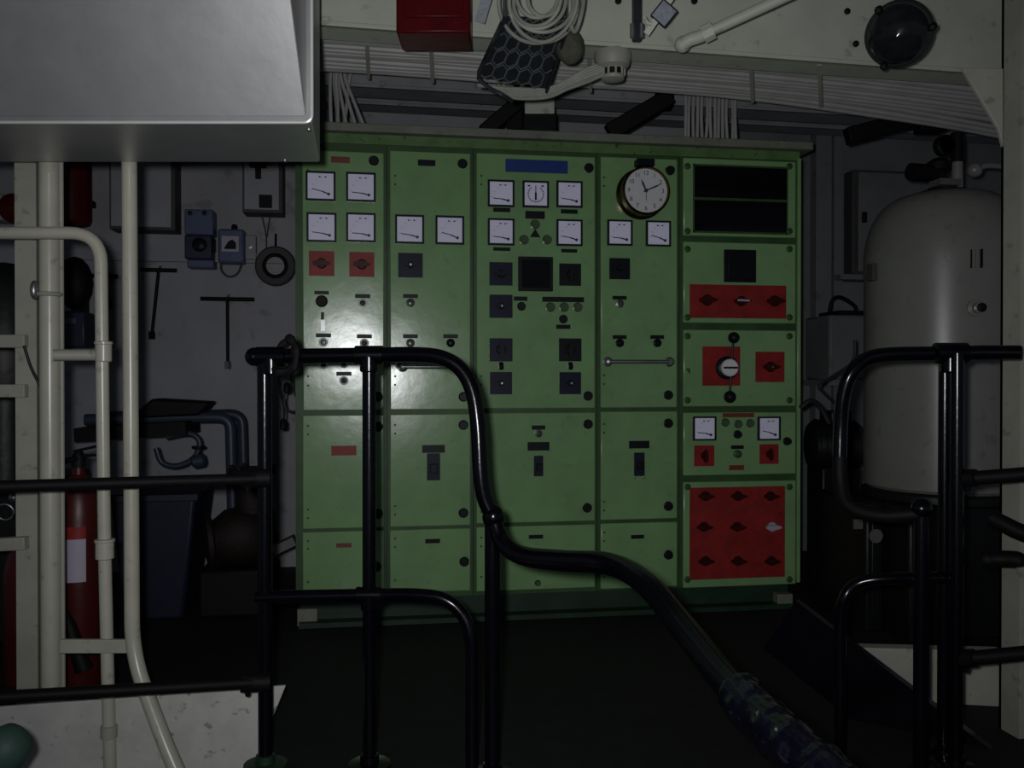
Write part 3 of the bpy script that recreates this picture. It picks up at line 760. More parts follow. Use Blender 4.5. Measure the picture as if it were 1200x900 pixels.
extinguisher(93, 800, 2.74, .064, .72, 'red fire extinguisher with white label between the white pipes')
b_ = P(30, 800, 2.9); b_.z = 0
t = thing('red_cylinder', b_, 'short dark red gas cylinder standing behind the white stanchion', 'cylinder')
part(MB().lathe([(.06, 0), (.065, .02), (.065, .36), (.05, .42), (.02, .45), (.02, .47)], b_, (0, 0, 1), 24), 'cylinder_body', 'ext_red', t)
part(MB().lathe([(.02, .47), (.03, .475), (.03, .5), (.01, .51), (.01, .53), (.034, .535), (.034, .55), (0, .55)], b_, (0, 0, 1), 14), 'valve', 'black_matte', t)

# red cylinder hung high on the wall behind the pipes, small red one beside it
q = PY(82, 228, .98)
t = thing('wall_cylinder', V((q.x, .98, PY(86, 270, .98).z)), 'long dark red cylinder hung high behind the white pipes', 'cylinder')
zb, zt_ = PY(86, 268, .98).z, PY(86, 120, .98).z
part(MB().lathe([(.03, 0), (.09, .02), (.098, .04), (.098, zt_ - zb), (.05, zt_ - zb + .05), (0, zt_ - zb + .06)], V((q.x, .98, zb)), (0, 0, 1), 24), 'cylinder_body', 'bright_red', t)
part(MB().box(q.x - .09, q.x + .09, .98, 1.08, zb + .12, zb + .15).box(q.x - .02, q.x + .02, .98, YW, zb + .1, zb + .17), 'wall_strap', 'black_matte', t)
q = PY(14, 245, 1.02)
t = thing('alarm_bell', V((q.x, 1.02, q.z)), 'small dark red bell with pale rim beyond the stanchion', 'bell')
part(MB().lathe([(.06, 0), (.075, .01), (.07, .04), (.03, .06), (0, .065)], V((q.x + .02, 1.02, q.z)), (0, -1, 0), 20), 'gong', 'bright_red', t)
part(MB().box(q.x - .14, q.x - .03, .99, 1.12, q.z - .06, q.z + .07), 'backbox', 'wall_paint', t, bevel=.008)
part(MB().box(q.x - .03, q.x + .03, 1.02, YW, q.z - .03, q.z + .03), 'bracket', 'black_matte', t)

# dark wall telephone like housing with blue-grey lower box
q = PY(88, 332, 1.0)
t = thing('instrument_housing', V((q.x, 1.0, PY(88, 410, 1.0).z)), 'black rounded instrument cowl above a blue-grey box behind the bent pipe', 'instrument')
part(MB().sphere(V((q.x, 1.0, q.z)), .115, seg=20, sq=(.72, .6, 1.15)), 'cowl', 'black_matte', t)
w = R(70, 366, 106, 408, 1.0)
part(MB().box(w[0], w[1], .92, 1.08, w[2], w[3]), 'lower_box', 'box_blue_dark', t, bevel=.01)
part(MB().box(w[0] + .03, w[1] - .04, .915, .93, w[3] - .06, w[3] - .035), 'name_plate', 'box_blue', t)
part(MB().box(q.x - .02, q.x + .02, 1.0, YW, w[2] + .02, q.z), 'wall_bracket', 'black_matte', t)

# black machine at the far left edge
t = thing('dark_machine', V((PY(0, 500, .1).x, .1, 0)), 'black rounded machine behind the white rack bars', 'machine')
x_ = PY(5, 340, .1).x
part(MB().lathe([(.0, .0), (.16, .01), (.17, .05), (.17, .42), (.12, .5), (0, .52)], V((x_, .1, .93)), (0, 0, 1), 28), 'motor_housing', 'machine_dark', t)
part(MB().box(x_ - .25, x_ + .2, -.1, .5, 0, .6), 'base_frame', 'machine_dark', t, bevel=.02)
part(MB().lathe([(.1, 0), (.1, .35)], V((x_, .1, .59)), (0, 0, 1), 20), 'neck', 'machine_dark', t)
part(MB().sphere(PY(16, 583, -.13), .018), 'bright_nut', 'steel', t)
part(MB().torus(PY(6, 600, -.12), (0, 1, .2), .03, .004), 'lifting_ring', 'steel', t)
# teal canvas roll at the lower edge
single(MB().tube([P(-70, 930, 1.75), P(-20, 897, 1.75), P(6, 878, 1.75), P(20, 866, 1.75), P(27, 860, 1.75)], [.05, .05, .048, .038, .015], 20), 'canvas_roll', 'teal', 'rounded teal canvas roll end beside the white stanchion foot', 'roll')

# ---- objects on the back wall
def wallbox(name, x0, y0, x1, y1, depth, m, label, cat):
    a = R(x0, y0, x1, y1, YW - depth)
    t = thing(name, V(((a[0] + a[1]) / 2, YW - depth / 2, a[2])), label, cat)
    return t, a
t, a = wallbox('wall_cabinet', 128, 120, 205, 269, .14, 0, 'plain pale wall cabinet beside the tall white pipe', 'cabinet')
part(MB().box(a[0], a[1], YW - .14, YW, a[2], a[3]), 'cabinet_body', 'rubber_grey', t)
part(MB().box(a[0] + .01, a[1] - .016, YW - .155, YW - .14, a[2] + .012, a[3]), 'door', 'wall_paint', t, bevel=.004)
part(MB().box(a[0] + .03, a[0] + .12, YW - .175, YW - .155, a[2] + .36, a[2] + .38), 'latch', 'black_matte', t)
t, a = wallbox('wall_cabinet', 284, 120, 331, 249, .14, 0, 'pale wall cabinet with black tee handle and black square lock', 'cabinet')
part(MB().box(a[0], a[1], YW - .14, YW, a[2], a[3]), 'cabinet_body', 'rubber_grey', t)
part(MB().box(a[0] + .01, a[1] - .016, YW - .155, YW - .14, a[2] + .012, a[3]), 'door', 'wall_paint', t, bevel=.004)
q = PY(303, 196, YW - .155)
part(MB().box(q.x - .04, q.x + .04, YW - .19, YW - .155, q.z - .005, q.z + .02).box(q.x - .013, q.x + .013, YW - .185, YW - .155, q.z - .06, q.z), 'tee_handle', 'black_matte', t)
q = R(304, 229, 319, 244, YW - .155); part(MB().box(q[0], q[1], YW - .175, YW - .155, q[2], q[3]), 'lock_plate', 'black_plastic', t, bevel=.003)
# bare pale wall panel between the two cabinets
t, a = wallbox('socket_box', 216, 245, 250, 311, .11, 0, 'tall blue socket box with dark lower cover on the bulkhead', 'socket')
zm = PY(233, 275, YW - .11).z
part(MB().box(a[0], a[1], YW - .11, YW, zm, a[3]), 'upper_cover', 'box_blue', t, bevel=.008)
part(MB().box(a[0] + .004, a[1] - .004, YW - .13, YW, a[2] + .03, zm - .004), 'lower_cover', 'box_blue_dark', t, bevel=.008)
part(MB().box(a[0] + .01, a[1], YW - .10, YW, a[2] - .01, a[2] + .03), 'foot_cover', 'box_blue', t, bevel=.006)
q = PY(234, 287, YW - .13); part(MB().lathe([(.036, 0), (.036, .012), (.025, .02), (0, .02)], V((q.x, YW - .13, q.z)), (0, -1, 0), 18), 'socket_cap', 'black_plastic', t)
for x in (223, 240):
    q = PY(x, 250, YW - .11); part(MB().lathe([(.012, 0), (.012, .008), (0, .01)], V((q.x, YW - .11, q.z)), (0, -1, 0), 10), 'screw', 'black_plastic', t)
t, a = wallbox('isolator_switch', 255, 268, 286, 308, .10, 0, 'small blue isolator box with pale plate and dark grip', 'switch box')
part(MB().box(a[0], a[1], YW - .10, YW, a[2], a[3]), 'housing', 'box_blue', t, bevel=.012)
q = R(260, 277, 280, 295, YW - .10); part(MB().box(q[0], q[1], YW - .106, YW - .10, q[2], q[3]), 'plate', 'label_white', t)
q = PY(270, 287, YW - .106); part(MB().prism([V((q.x - .03, YW - .106, q.z - .022)), V((q.x + .028, YW - .106, q.z - .022)), V((q.x + .028, YW - .106, q.z + .01)), V((q.x + .012, YW - .106, q.z + .026)), V((q.x - .008, YW - .106, q.z + .015))], (0, -.02, 0)), 'grip', 'black_plastic', t, bevel=.004)
part(MB().lathe([(.016, 0), (.016, .02), (.01, .03), (0, .03)], V((a[0]*.5 + a[1]*.5 + .01, YW - .05, a[3])), (0, 0, 1), 12), 'cable_gland', 'black_matte', t)
q = PY(271, 311, YW - .05)
part(MB().tube(crom([q + V((-.05, 0, .02)), q + V((-.045, -.01, -.03)), q + V((-.01, -.015, -.06)), q + V((.03, -.01, -.045)), q + V((.05, 0, .0)), q + V((.05, 0, .02))]), .006, 8), 'cable_loop', 'rubber_grey', t)
# pale junction patch right of the isolator
t, a = wallbox('junction_box', 287, 275, 300, 304, .05, 0, 'low pale junction box tight beside the blue isolator', 'junction box')
part(MB().box(a[0], a[1], YW - .05, YW, a[2], a[3]), 'housing', 'wall_paint', t, bevel=.006)
q = PY(293, 289, YW - .05); part(MB().lathe([(.012, 0), (.012, .005), (0, .006)], V((q.x, YW - .05, q.z)), (0, -1, 0), 10), 'cover_screw', 'steel', t)
# ring gasket hanging with a cord
q = PY(323, 312, YW - .04)
t = thing('hanging_ring', V((q.x, YW - .04, q.z - .1)), 'thick grey ring with black inner lip hanging by a cord', 'ring')
part(MB().lathe([(.058, -.02), (.095, -.022), (.104, -.01), (.104, .01), (.095, .022), (.058, .02), (.058, -.02)], q, (0, 1, 0), 32, cap=False), 'ring_body', 'rubber_grey', t)
part(MB().torus(q + V((0, -.02, 0)), (0, 1, 0), .056, .010, seg=28), 'inner_lip', 'black_matte', t)
part(MB().tube([q + V((0, 0, .095)), q + V((0, .01, .17))], .006, 8), 'hook', 'black_matte', t)
part(MB().tube(crom([PY(306, 250, YW - .03), PY(309, 262, YW - .03), PY(312, 278, YW - .03), PY(312, 300, YW - .03)]), .004, 6).tube(crom([PY(318, 250, YW - .03), PY(315, 262, YW - .03), PY(313, 278, YW - .03)]), .004, 6), 'cord', 'rubber_grey', t)
# T wrenches hanging on the wall
def twrench(x0, x1, y, xs, ye, label, ends=False):
    c = PY((x0 + x1) / 2, y, YW - .04); a_ = PY(x0, y, YW - .04); b_ = PY(x1, y + 1, YW - .04); e_ = PY(xs, ye, YW - .04)
    t = thing('tee_wrench', V((c.x, YW - .04, e_.z)), label, 'wrench', 'tee wrenches on the bulkhead')
    part(MB().tube([a_, b_], .011, 10), 'handle_bar', 'black_matte', t)
    part(MB().tube([c, e_], .0085, 10), 'shaft', 'black_matte', t)
    part(MB().lathe([(.017, -.02), (.019, 0), (.017, .02)], e_, (0, 0, 1), 6), 'socket_end', 'steel' if ends else 'black_matte', t)
    part(MB().tube([c + V((0, 0, .0)), c + V((0, .04, .02))], .007, 8), 'wall_hook', 'steel', t)
    return t
twrench(165, 207, 316, 178, 393, 'tee wrench with tilted shaft hanging beside the tall white pipe')
twrench(235, 298, 350, 267, 428, 'tee wrench with long straight shaft and bright socket below the blue boxes', True)
twrench(108, 138, 323, 127, 357, 'short tee wrench half hidden between two white pipes')
# cords hanging beside the board's left end
for pts, lab in (([(326, 430), (327, 455), (333, 478), (332, 498)], 'thin dark cord with plug hanging beside the switchboard end'), ([(341, 430), (342, 450), (349, 472), (347, 482), (336, 480), (333, 468), (336, 455)], 'thin dark cord looped beside the switchboard end')):
    pp = [PY(x, y, .1) for x, y in pts]
    t = thing('loose_cable', pp[-1], lab, 'cord')
    part(MB().tube(crom(pp), .0045, 8), 'cord', 'cable_dark', t)
    part(MB().lathe([(.008, -.02), (.014, -.015), (.014, .015), (.006, .025)], pp[-1], (0, 0, 1), 10), 'plug', 'black_matte', t)

# ---- tube bench, bin, scrap
yb = .55
t = thing('tube_bench', V((PY(210, 600, yb).x, yb, 0)), 'blue-grey bent tube frame bench with a black pad on top', 'bench')
e_ = PY(275, 560, yb); l_ = PY(100, 492, yb)
part(MB().tube(fillet([l_, PY(210, 489, yb), PY(270, 489, yb), V((PY(275, 560, yb).x, yb, .0))], .06), .026, 14), 'frame_tube', 'blue_tube', t)
part(MB().tube(fillet([l_ + V((0, .35, 0)), PY(270, 489, yb) + V((0, .35, 0)), V((PY(275, 560, yb).x, yb + .35, 0))], .06), .026, 14), 'frame_tube', 'blue_tube', t)
a0, a1, a2, a3 = PY(150, 491, yb - .04), PY(233, 487, yb - .04), PY(247, 471, yb - .04), PY(178, 467, yb - .04)
part(MB().prism([a0, a1, a2, a3], (0, .16, 0)), 'pad', 'black_matte', t, bevel=.012)
part(MB().obox(l_ + V((0, 0, -.06)), PY(226, 500, yb), V((0, 0, 1)), .3, .06), 'under_shelf', 'black_matte', t)
hp = [PY(x, y, yb - .1) for x, y in ((195, 512), (222, 508), (234, 518), (228, 536), (208, 546), (190, 542), (183, 525))]
single(MB().tube(crom(hp), .013, 10), 'looped_hose', 'blue_tube', 'blue-grey hose loop hanging below the tube bench', 'hose')
q = PY(233, 540, yb - .1)
t = thing('small_valve', q, 'small dark valve at the end of the hose loop', 'valve')
part(MB().lathe([(.02, -.03), (.032, -.02), (.032, .02), (.02, .03)], q, (1, 0, .2), 14), 'valve_body', 'blue_tube', t)
part(MB().lathe([(.012, 0), (.012, .03), (.03, .035), (.03, .045), (0, .045)], q + V((0, 0, .02)), (0, 0, 1), 14), 'valve_wheel', 'black_matte', t)
x0, x1 = PY(138, 600, .25).x, PY(236, 600, .25).x
zt_ = PY(190, 578, .25).z
t = thing('storage_bin', V(((x0 + x1) / 2, .35, 0)), 'dark blue tapered storage bin standing under the tube bench', 'bin')
part(MB().add([(x0 + .04, .18, 0), (x1 - .06, .18, 0), (x1 - .06, .5, 0), (x0 + .04, .5, 0), (x0, .14, zt_), (x1, .14, zt_), (x1, .54, zt_), (x0, .54, zt_)],
     [(0, 3, 2, 1), (0, 1, 5, 4), (1, 2, 6, 5), (2, 3, 7, 6), (3, 0, 4, 7), (4, 5, 6, 7)]), 'bin_body', 'bin_blue', t, bevel=.015)
part(MB().box(x0 - .01, x1 + .01, .13, .16, zt_ - .02, zt_ + .01), 'rim', 'bin_blue', t, bevel=.004)
q = PY(277, 640, .2)
t = thing('rusty_pump', V((q.x, .3, 0)), 'dark rusty pump body with flanges lying beside the blue bin', 'pump')
part(MB().lathe([(.05, -.15), (.11, -.14), (.11, -.12), (.08, -.11), (.12, -.05), (.13, .04), (.09, .1), (.11, .11), (.11, .14), (.05, .15)], V((q.x, .3, .32)), (1, .3, .1), 24), 'pump_casing', 'rust', t)
part(MB().lathe([(.07, 0), (.07, .16), (.1, .165), (.1, .19), (.03, .19)], V((q.x + .05, .3, .42)), (0, 0, 1), 20), 'outlet_flange', 'rust', t)
part(MB().box(q.x - .15, q.x + .15, .17, .43, 0, .20), 'bed_frame', 'black_matte', t, bevel=.015)
for i in range(6):
    a = i * math.pi / 3
    part(MB().lathe([(.012, 0), (.012, .014), (0, .014)], V((q.x + .05 + .085*math.cos(a), .3 + .085*math.sin(a), .61)), (0, 0, 1), 6), 'bolt', 'rust', t)
a_, b_ = PY(324, 644, .02), PY(352, 632, .02)
single(MB().obox(a_ + V((-.01, 0, -.0)), b_ + V((-.02, 0, .0)), V((0, 1, 0)), .035, .08), 'timber_batten', 'paper', 'pale timber batten poking out beside the switchboard end', 'batten')

# ================================================================== OVERHEAD
# sheet-metal hood / duct, top left
d0, d1 = 1.92, 2.27
zb = P(300, 144, d0).z
xr = P(366, 144, d0)
dt = thing('air_duct', V((xr.x - .4, xr.y + .15, zb)), 'big grey sheet metal duct hood with a bright folded lip', 'duct')
ax = rt.copy(); dp = V((fw.x, fw.y, 0)).normalized()
O = V((xr.x, xr.y, zb))
L_ = 1.5; H_ = .9
b_in = dp * (d1 - d0)
# main box
A0, A1 = O - ax * L_, O.copy()
part(MB().prism([A1, A1 + b_in - ax * .06, A1 + b_in - ax * .06 + V((0, 0, H_)), A1 + V((0, 0, H_))], ax * -L_), 'duct_box', 'duct_grey', dt, bevel=.004)
# forward leaning wedge face (leans out over the walkway as it rises)
lean = .46
q0 = O + dp * -.002 + V((0, 0, .012)) - ax * .012
w0, w1 = q0, q0 + V((0, 0, H_ - .05))
wo = w1 - dp * lean - ax * .02
part(MB().prism([w0, w1, wo], ax * -L_), 'sloping_face', 'duct_grey', dt, bevel=.003)
# folded lip along lower edge and up the corner
part(MB().tube(fillet([O - ax * L_ - dp * .004, O - dp * .004, O - dp * .004 + V((0, 0, H_))], .018), .0036, 8), 'folded_lip', 'duct_edge', dt)
for x, y in ((362, 157), (334, 187)):
    q = P(x, y, d0 + .05 if y < 160 else d1 - .02)
    part(MB().sphere(V((q.x, q.y, zb)), .006), 'rivet', 'steel', dt)

# red alarm box under the beam
a_ = P(464, -40, 2.42); b_ = P(551, 38, 2.42); 
t = thing('alarm_box', (a_ + b_) / 2, 'bright red box fixed under the deck beam', 'alarm box')
w_ = (b_ - a_).dot(rt); h_ = a_.z - b_.z
def fbox(c0, wd, h, dp_, mb=None, m=0):
    """box facing the viewer side: c0 = lower left front corner"""
    mb = mb or MB(); n = V((fw.x, fw.y, 0)).normalized()
    return mb.prism([c0, c0 + rt * wd, c0 + rt * wd + V((0, 0, h)), c0 + V((0, 0, h))], n * dp_, m)
c0 = V((a_.x, a_.y, b_.z))
part(fbox(c0, w_, h_, .14), 'box_body', 'bright_red', t, bevel=.006)
part(fbox(c0 + rt * .02 + V((0, 0, .04)) - dp * .008, w_ - .04, h_ - .06, .01), 'cover', 'bright_red', t, bevel=.003)
part(fbox(c0 + rt * (w_/2 - .03) + V((0, 0, h_)) + dp * .04, .06, .3, .06), 'bracket', 'beam_paint', t)

# perforated sling tray hanging askew, with cable coil
t = thing('cable_tray', P(620, 70, 2.5), 'dark mesh cable tray hanging at a slant below the deck beam', 'cable tray')
c1, c2, c3, c4 = P(560, 88, 2.62), P(592, 20, 2.42), P(668, 22, 2.42), P(640, 104, 2.66)
nrm = (c2 - c1).cross(c4 - c1).normalized()
if nrm.dot(fw) > 0: nrm = -nrm
part(MB().prism([c1, c2, c3, c4], nrm * -.004), 'tray_bed', 'tray_steel', t)
for pa, pb in ((c1, c2), (c4, c3)):
    part(MB().obox(pa, pb, nrm, .006, .035), 'side_flange', 'tray_steel', t)
def bil(u_, v_): return c1.lerp(c4, u_).lerp(c2.lerp(c3, u_), v_)
for i in range(5):
    for j in range(4):
        cx_, cy_ = (i + .5 + (.5 if j % 2 else 0)) / 5.5, (j + .5) / 4
        hx = [bil(min(1, max(0, cx_ + .1*math.cos(math.radians(a)))), min(1, max(0, cy_ + .14*math.sin(math.radians(a))))) + nrm * .004 for a in range(30, 391, 60)]
        part(MB().tube(hx, .0024, 6), 'mesh_cell', 'mesh_wire', t)
part(MB().tube(crom([c1 + nrm*.01, P(572, 102, 2.62), P(590, 112, 2.62), P(600, 118, 2.66)]), .006, 8), 'support_arm', 'tray_steel', t)
part(MB().tube([c2, c2 + V((0, .05, .4))], .006, 8).tube([c3, c3 + V((0, .05, .4))], .006, 8), 'hanger_rod', 'steel', t)
cc_ = P(636, -6, 2.36)
t = thing('cable_coil', cc_, 'coil of pale cable hung above the slanting mesh tray', 'cable coil')
for i in range(7):
    ax_ = (CAM - cc_).normalized() + V((random.uniform(-.35, .35), 0, random.uniform(.1, .5)))
    part(MB().torus(cc_ + V((random.uniform(-.015, .015), .008 * i, random.uniform(-.01, .01))), ax_, .045 + .011 * i, .0055, seg=36), 'cable_turn', 'coil_cable', t)
part(MB().tube(crom([P(684, -30, 2.4), P(684, 0, 2.4), P(680, 22, 2.4), P(674, 37, 2.42), P(669, 28, 2.42), P(668, 0, 2.4), P(670, -30, 2.4)]), .006, 8), 'cable_drop', 'coil_cable', t)
for i in range(6):
    part(MB().tube(crom([P(560 + 6*i, 100, 2.8), P(600, 104 + i*2, 2.78), P(640, 104 + i*2, 2.76), P(665, 94 + 2*i, 2.74), P(690, 80 + i*3, 2.72), P(714, 74 + 2*i, 2.7)]), .006, 8), 'cable_strand', 'coil_cable', t)
q = P(668, 55, 2.52)
single(MB().sphere(q, .042, sq=(1, .8, 1.2)).tube([q, q + V((0, .04, .3))], .012, 8), 'rag_bundle', 'rag', 'small drab bundle tied beside the slanting mesh tray', 'bundle')

# smoke detector
q = P(718, 70, 2.72)
t = thing('smoke_detector', q, 'cream smoke detector with black vents under the cables', 'smoke detector')
part(MB().lathe([(.055, .03), (.058, .018), (.058, .0), (.05, -.022), (.036, -.03), (.036, -.032)], q, (0, 0, 1), 28), 'base', 'detector', t)
for i in range(10):
    a = 2*math.pi*i/10 + .3
    part(MB().box(q.x + .036*math.cos(a) - .003, q.x + .036*math.cos(a) + .003, q.y + .036*math.sin(a) - .003, q.y + .036*math.sin(a) + .003, q.z - .052, q.z - .03), 'vent_rib', 'detector', t)
part(MB().lathe([(.0345, -.03), (.0345, -.052)], q, (0, 0, 1), 20), 'vent_core', 'black_plastic', t)
part(MB().lathe([(.037, -.052), (.035, -.062), (.015, -.068), (0, -.069)], q, (0, 0, 1), 24), 'cap', 'detector', t)
part(MB().box(q.x - .02, q.x + .02, q.y - .02, q.y + .02, q.z + .03, q.z + .09), 'mount', 'beam_paint', t)

# horizontal cable runs strapped under the beam
for i in range(11):
    y, d_, r_ = 57 + 3.9 * i, 2.82 + .045 * i, (.010, .013, .009, .012)[i % 4]
    c = P(600, y - 1, d_); xs = [(-1.9 + k * .475) for k in range(11)]
    pts = [V((c.x + x, c.y + .004*math.sin(x*3 + i), c.z - .014 * x + .003*math.sin(x*5 + i*1.7) - (.012 + .0032 * i) * max(0, x - .5) ** 2)) for x in xs]
    single(MB().tube(crom(pts, 4), r_, 8), 'overhead_cable', 'cable_white', 'pale cable strapped in the run under the deck beam', 'cable', 'parallel overhead cable runs')
c = P(600, 90, 3.1)
t = thing('cable_ladder', c, 'shallow pale cable ladder carrying the overhead runs', 'cable ladder')
for dy in (-.28, .2):
    a_ = c + V((-1.9, dy, .085 + 1.9*.014)); b_ = c + V((2.9, dy, .085 - 2.9*.022))
    part(MB().obox(a_, b_, V((0, 0, 1)), .008, .04), 'side_rail', 'beam_paint', t)
for i in range(9):
    x = -1.7 + i * .55
    part(MB().box(c.x + x, c.x + x + .03, c.y - .28, c.y + .2, c.z + .06 - .016*x, c.z + .072 - .016*x), 'rung', 'beam_paint', t)

for x in (430, 505, 690, 880, 960):
    part(MB().obox(P(x, 58 + (x - 600) * .05, 2.79), P(x + 2, 103 + (x - 600) * .06, 3.24), V((0, 0, 1)), .013, .003), 'cable_strap', 'beam_paint', t)
# bundles of cables dropping into the switchboard top
def drop(x, i, n, y0, y1, yy, sway, group, label, side=1):
    top_ = PY(x, y0, yy); bt = PY(x + sway, y1, yy)
    bt.z = zt + .0
    pts = [top_ + V((-.12*side, -.10, .045 + .004*(i % 3))), top_ + V((-.03*side, -.03, .035)), top_, (top_ + bt)/2 + V((random.uniform(-.004, .004), random.uniform(-.012, .012), 0)), bt]
    single(MB().tube(crom(pts), .0072, 8), 'dropping_cable', 'cable_white', label, 'cable', group)
for i in range(13):
    drop(803 + i * 4.9, i, 13, 100 + random.uniform(-3, 3), 160, .0 + .02*(i % 3), random.uniform(-1.5, 1.5), 'cables dropping into the clock end of the switchboard', 'pale cable dropping into the switchboard top behind the clock section')
for i, (x, s_) in enumerate(((388, 0), (392, 6), (396, 12), (399, 20), (404, 26), (410, -8), (394, 2))):
    drop(x, i, 7, 84 + i, .0 + 150, .0 + .02*(i % 3), s_ * .9, 'cables dropping in beside the duct', 'pale cable dropping into the switchboard top beside the duct', -1)
# black insulated pipe brackets between the beams
def bracket(pts, d_, r_, label, block):
    pp = [P(x, y, d_) for x, y in pts]
    t = thing('pipe_hanger', pp[0], label, 'hanger')
    part(MB().obox(pp[0], pp[1], V((0, 1, 0)), r_*2, .06), 'hanger_arm', 'pipe_black', t, bevel=.006)
    a = P(block[0], block[1], d_); b = P(block[2], block[3], d_)
    part(fbox(V((a.x, a.y, b.z)), (b - a).dot(rt), a.z - b.z, .08), 'hanger_block', 'pipe_black', t, bevel=.005)
    e = pp[1]
    part(MB().tube([e, e + V((0, .06, .45))], .012, 8), 'hanger_rod', 'pipe_black', t)
bracket(((566, 156), (606, 122)), 3.7, .03, 'black angled pipe hanger beneath the slanting mesh tray', (594, 116, 613, 151))
bracket(((713, 156), (786, 113)), 3.7, .035, 'black angled pipe hanger beside the dropping cable bundle', (768, 108, 790, 124))
bracket(((992, 160), (1085, 136)), 3.66, .034, 'long black pipe hanger above the tank shoulder', (1080, 128, 1111, 152))
a = P(615, 113, 3.65); b = P(650, 133, 3.65)
t = thing('ceiling_box', V((a.x, a.y, b.z)), 'pale square junction box hanging above the switchboard', 'junction box')
part(fbox(V((a.x, a.y, b.z)), (b - a).dot(rt), a.z - b.z, .1), 'housing', 'beam_paint', t, bevel=.005)
part(fbox(V((a.x, a.y, b.z)) + V((.01, -.006, .01)), (b - a).dot(rt) - .02, a.z - b.z - .02, .008), 'cover', 'beam_paint', t, bevel=.002)
part(fbox(V((a.x, a.y, a.z)) + V((.04, .03, 0)), .04, .35, .04), 'stem', 'beam_paint', t)
a = P(613, 133, 3.62); b = P(652, 150, 3.62)
t = thing('black_terminal_box', V((a.x, a.y, b.z)), 'black terminal box on the switchboard top below the pale junction box', 'terminal box')
part(fbox(V((a.x, a.y, zt)), (b - a).dot(rt), a.z - zt, .1), 'housing', 'black_matte', t, bevel=.004)
part(fbox(V((a.x, a.y, zt)) + V((.01, -.005, .012)), (b - a).dot(rt) - .02, (a.z - zt) * .6, .008), 'cover', 'black_plastic', t, bevel=.002)

# pipe with union joint slanting up beside the beam
t = thing('slanting_pipe', P(806, 48, 2.5), 'white slanting pipe with union joint in front of the deck beam', 'pipe')
pa, pb = P(832, 37, 2.5), P(960, -22, 2.42)
part(MB().tube([pa, pb], .016, 14), 'pipe_run', 'beam_paint', t)
part(MB().tube(crom([P(800, 52, 2.52), P(808, 47, 2.51), P(820, 43, 2.505), pa]), .019, 14), 'elbow', 'beam_paint', t)
part(MB().tube([P(824, 41, 2.5), P(836, 35, 2.49)], .026, 8), 'union_nut', 'beam_paint', t)
part(MB().sphere(P(800, 52, 2.53), .024), 'end_boss', 'beam_paint', t)
# clamp and dark box beside it
t = thing('strap_clamp', P(750, 30, 2.5), 'dark strap clamp with small grey box on the deck beam', 'clamp')
part(MB().obox(P(746, 48, 2.52), P(746, -30, 2.5), V((0, 1, 0)), .022, .02), 'strap', 'tray_steel', t)
part(MB().obox(P(757, 40, 2.5), P(790, -8, 2.46), V((0, 1, 0)), .018, .014), 'stay_bar', 'beam_paint', t)
part(MB().obox(P(770, 26, 2.5), P(786, 6, 2.48), V((0, 1, 0)), .055, .05), 'grey_box', 'tray_steel', t, bevel=.004)
part(MB().tube(crom([P(755, 20, 2.48), P(759, 27, 2.48), P(764, 28, 2.48)]), .006, 8), 'hook', 'beam_paint', t)
for x in (741, 752):
    part(MB().tube([P(x, 28, 2.5), P(x, 44, 2.5)], .007, 8), 'clamp_bolt', 'steel', t)
q = P(571, -5, 2.45)
single(MB().obox(P(562, 26, 2.5), P(578, -30, 2.45), V((0, 1, 0)), .03, .02), 'hanger_strap', 'tray_steel', 'flat grey hanger strap beside the red box', 'strap')

# round bulkhead lamp (unlit)
q = P(1053, 40, 2.38); n_ = (CAM - q).normalized(); n_ = (n_ + V((-.1, 0, -.12))).normalized()
t = thing('bulkhead_lamp', q, 'round unlit dark bulkhead lamp hung on the deck beam', 'lamp')
R_ = .087
part(MB().lathe([(R_*.6, -.09), (R_*.9, -.07), (R_, -.03), (R_, 0), (R_*.93, .01), (R_*.88, .012)], q, n_, 36), 'housing', 'lamp_body', t)
part(MB().lathe([(R_*.9, .008), (R_*.84, .028), (R_*.6, .046), (R_*.3, .055), (0, .058)], q, n_, 36), 'glass_dome', 'lamp_glass', t)
u_ = n_.orthogonal().normalized(); w_ = n_.cross(u_)
for i in range(3):
    a = i * 2.094 + .5
    part(MB().lathe([(.011, -.01), (.011, .018), (.006, .024), (0, .024)], q + (u_*math.cos(a) + w_*math.sin(a)) * R_ * .97, n_, 8), 'rim_bolt', 'pipe_black', t)
part(MB().tube([q - n_ * .08, q - n_ * .12 + V((0, .12, .02))], .03, 12), 'mount_stem', 'lamp_body', t)

# ================================================================== RIGHT SIDE
# corner stanchion with gusset
a_ = P(1211, 450, 2.45)
t = thing('stanchion', V((a_.x, a_.y, 0)), 'white corner stanchion with triangular gusset beside the tank', 'stanchion')
part(MB().box(a_.x - .056, a_.x - .038, a_.y - .02, a_.y + .06, 0, 2.55), 'angle_leg', 'white_dull', t)
part(MB().box(a_.x - .056, a_.x + .045, a_.y + .05, a_.y + .06, 0, 2.55), 'angle_leg', 'white_dull', t)
part(MB().tube([V((a_.x - .018, a_.y - .005, 0)), V((a_.x - .018, a_.y - .005, 2.55))], .015, 14), 'pipe_run', 'white_pipe', t)
g1, g2, g3 = P(1128, 80, 2.45), P(1176, 80, 2.45), P(1176, 172, 2.45); g0 = P(1170, 150, 2.45)
part(MB().prism([g1, g2, g3, g0], (0, .012, 0)), 'gusset', 'white_dull', t, bevel=.002)

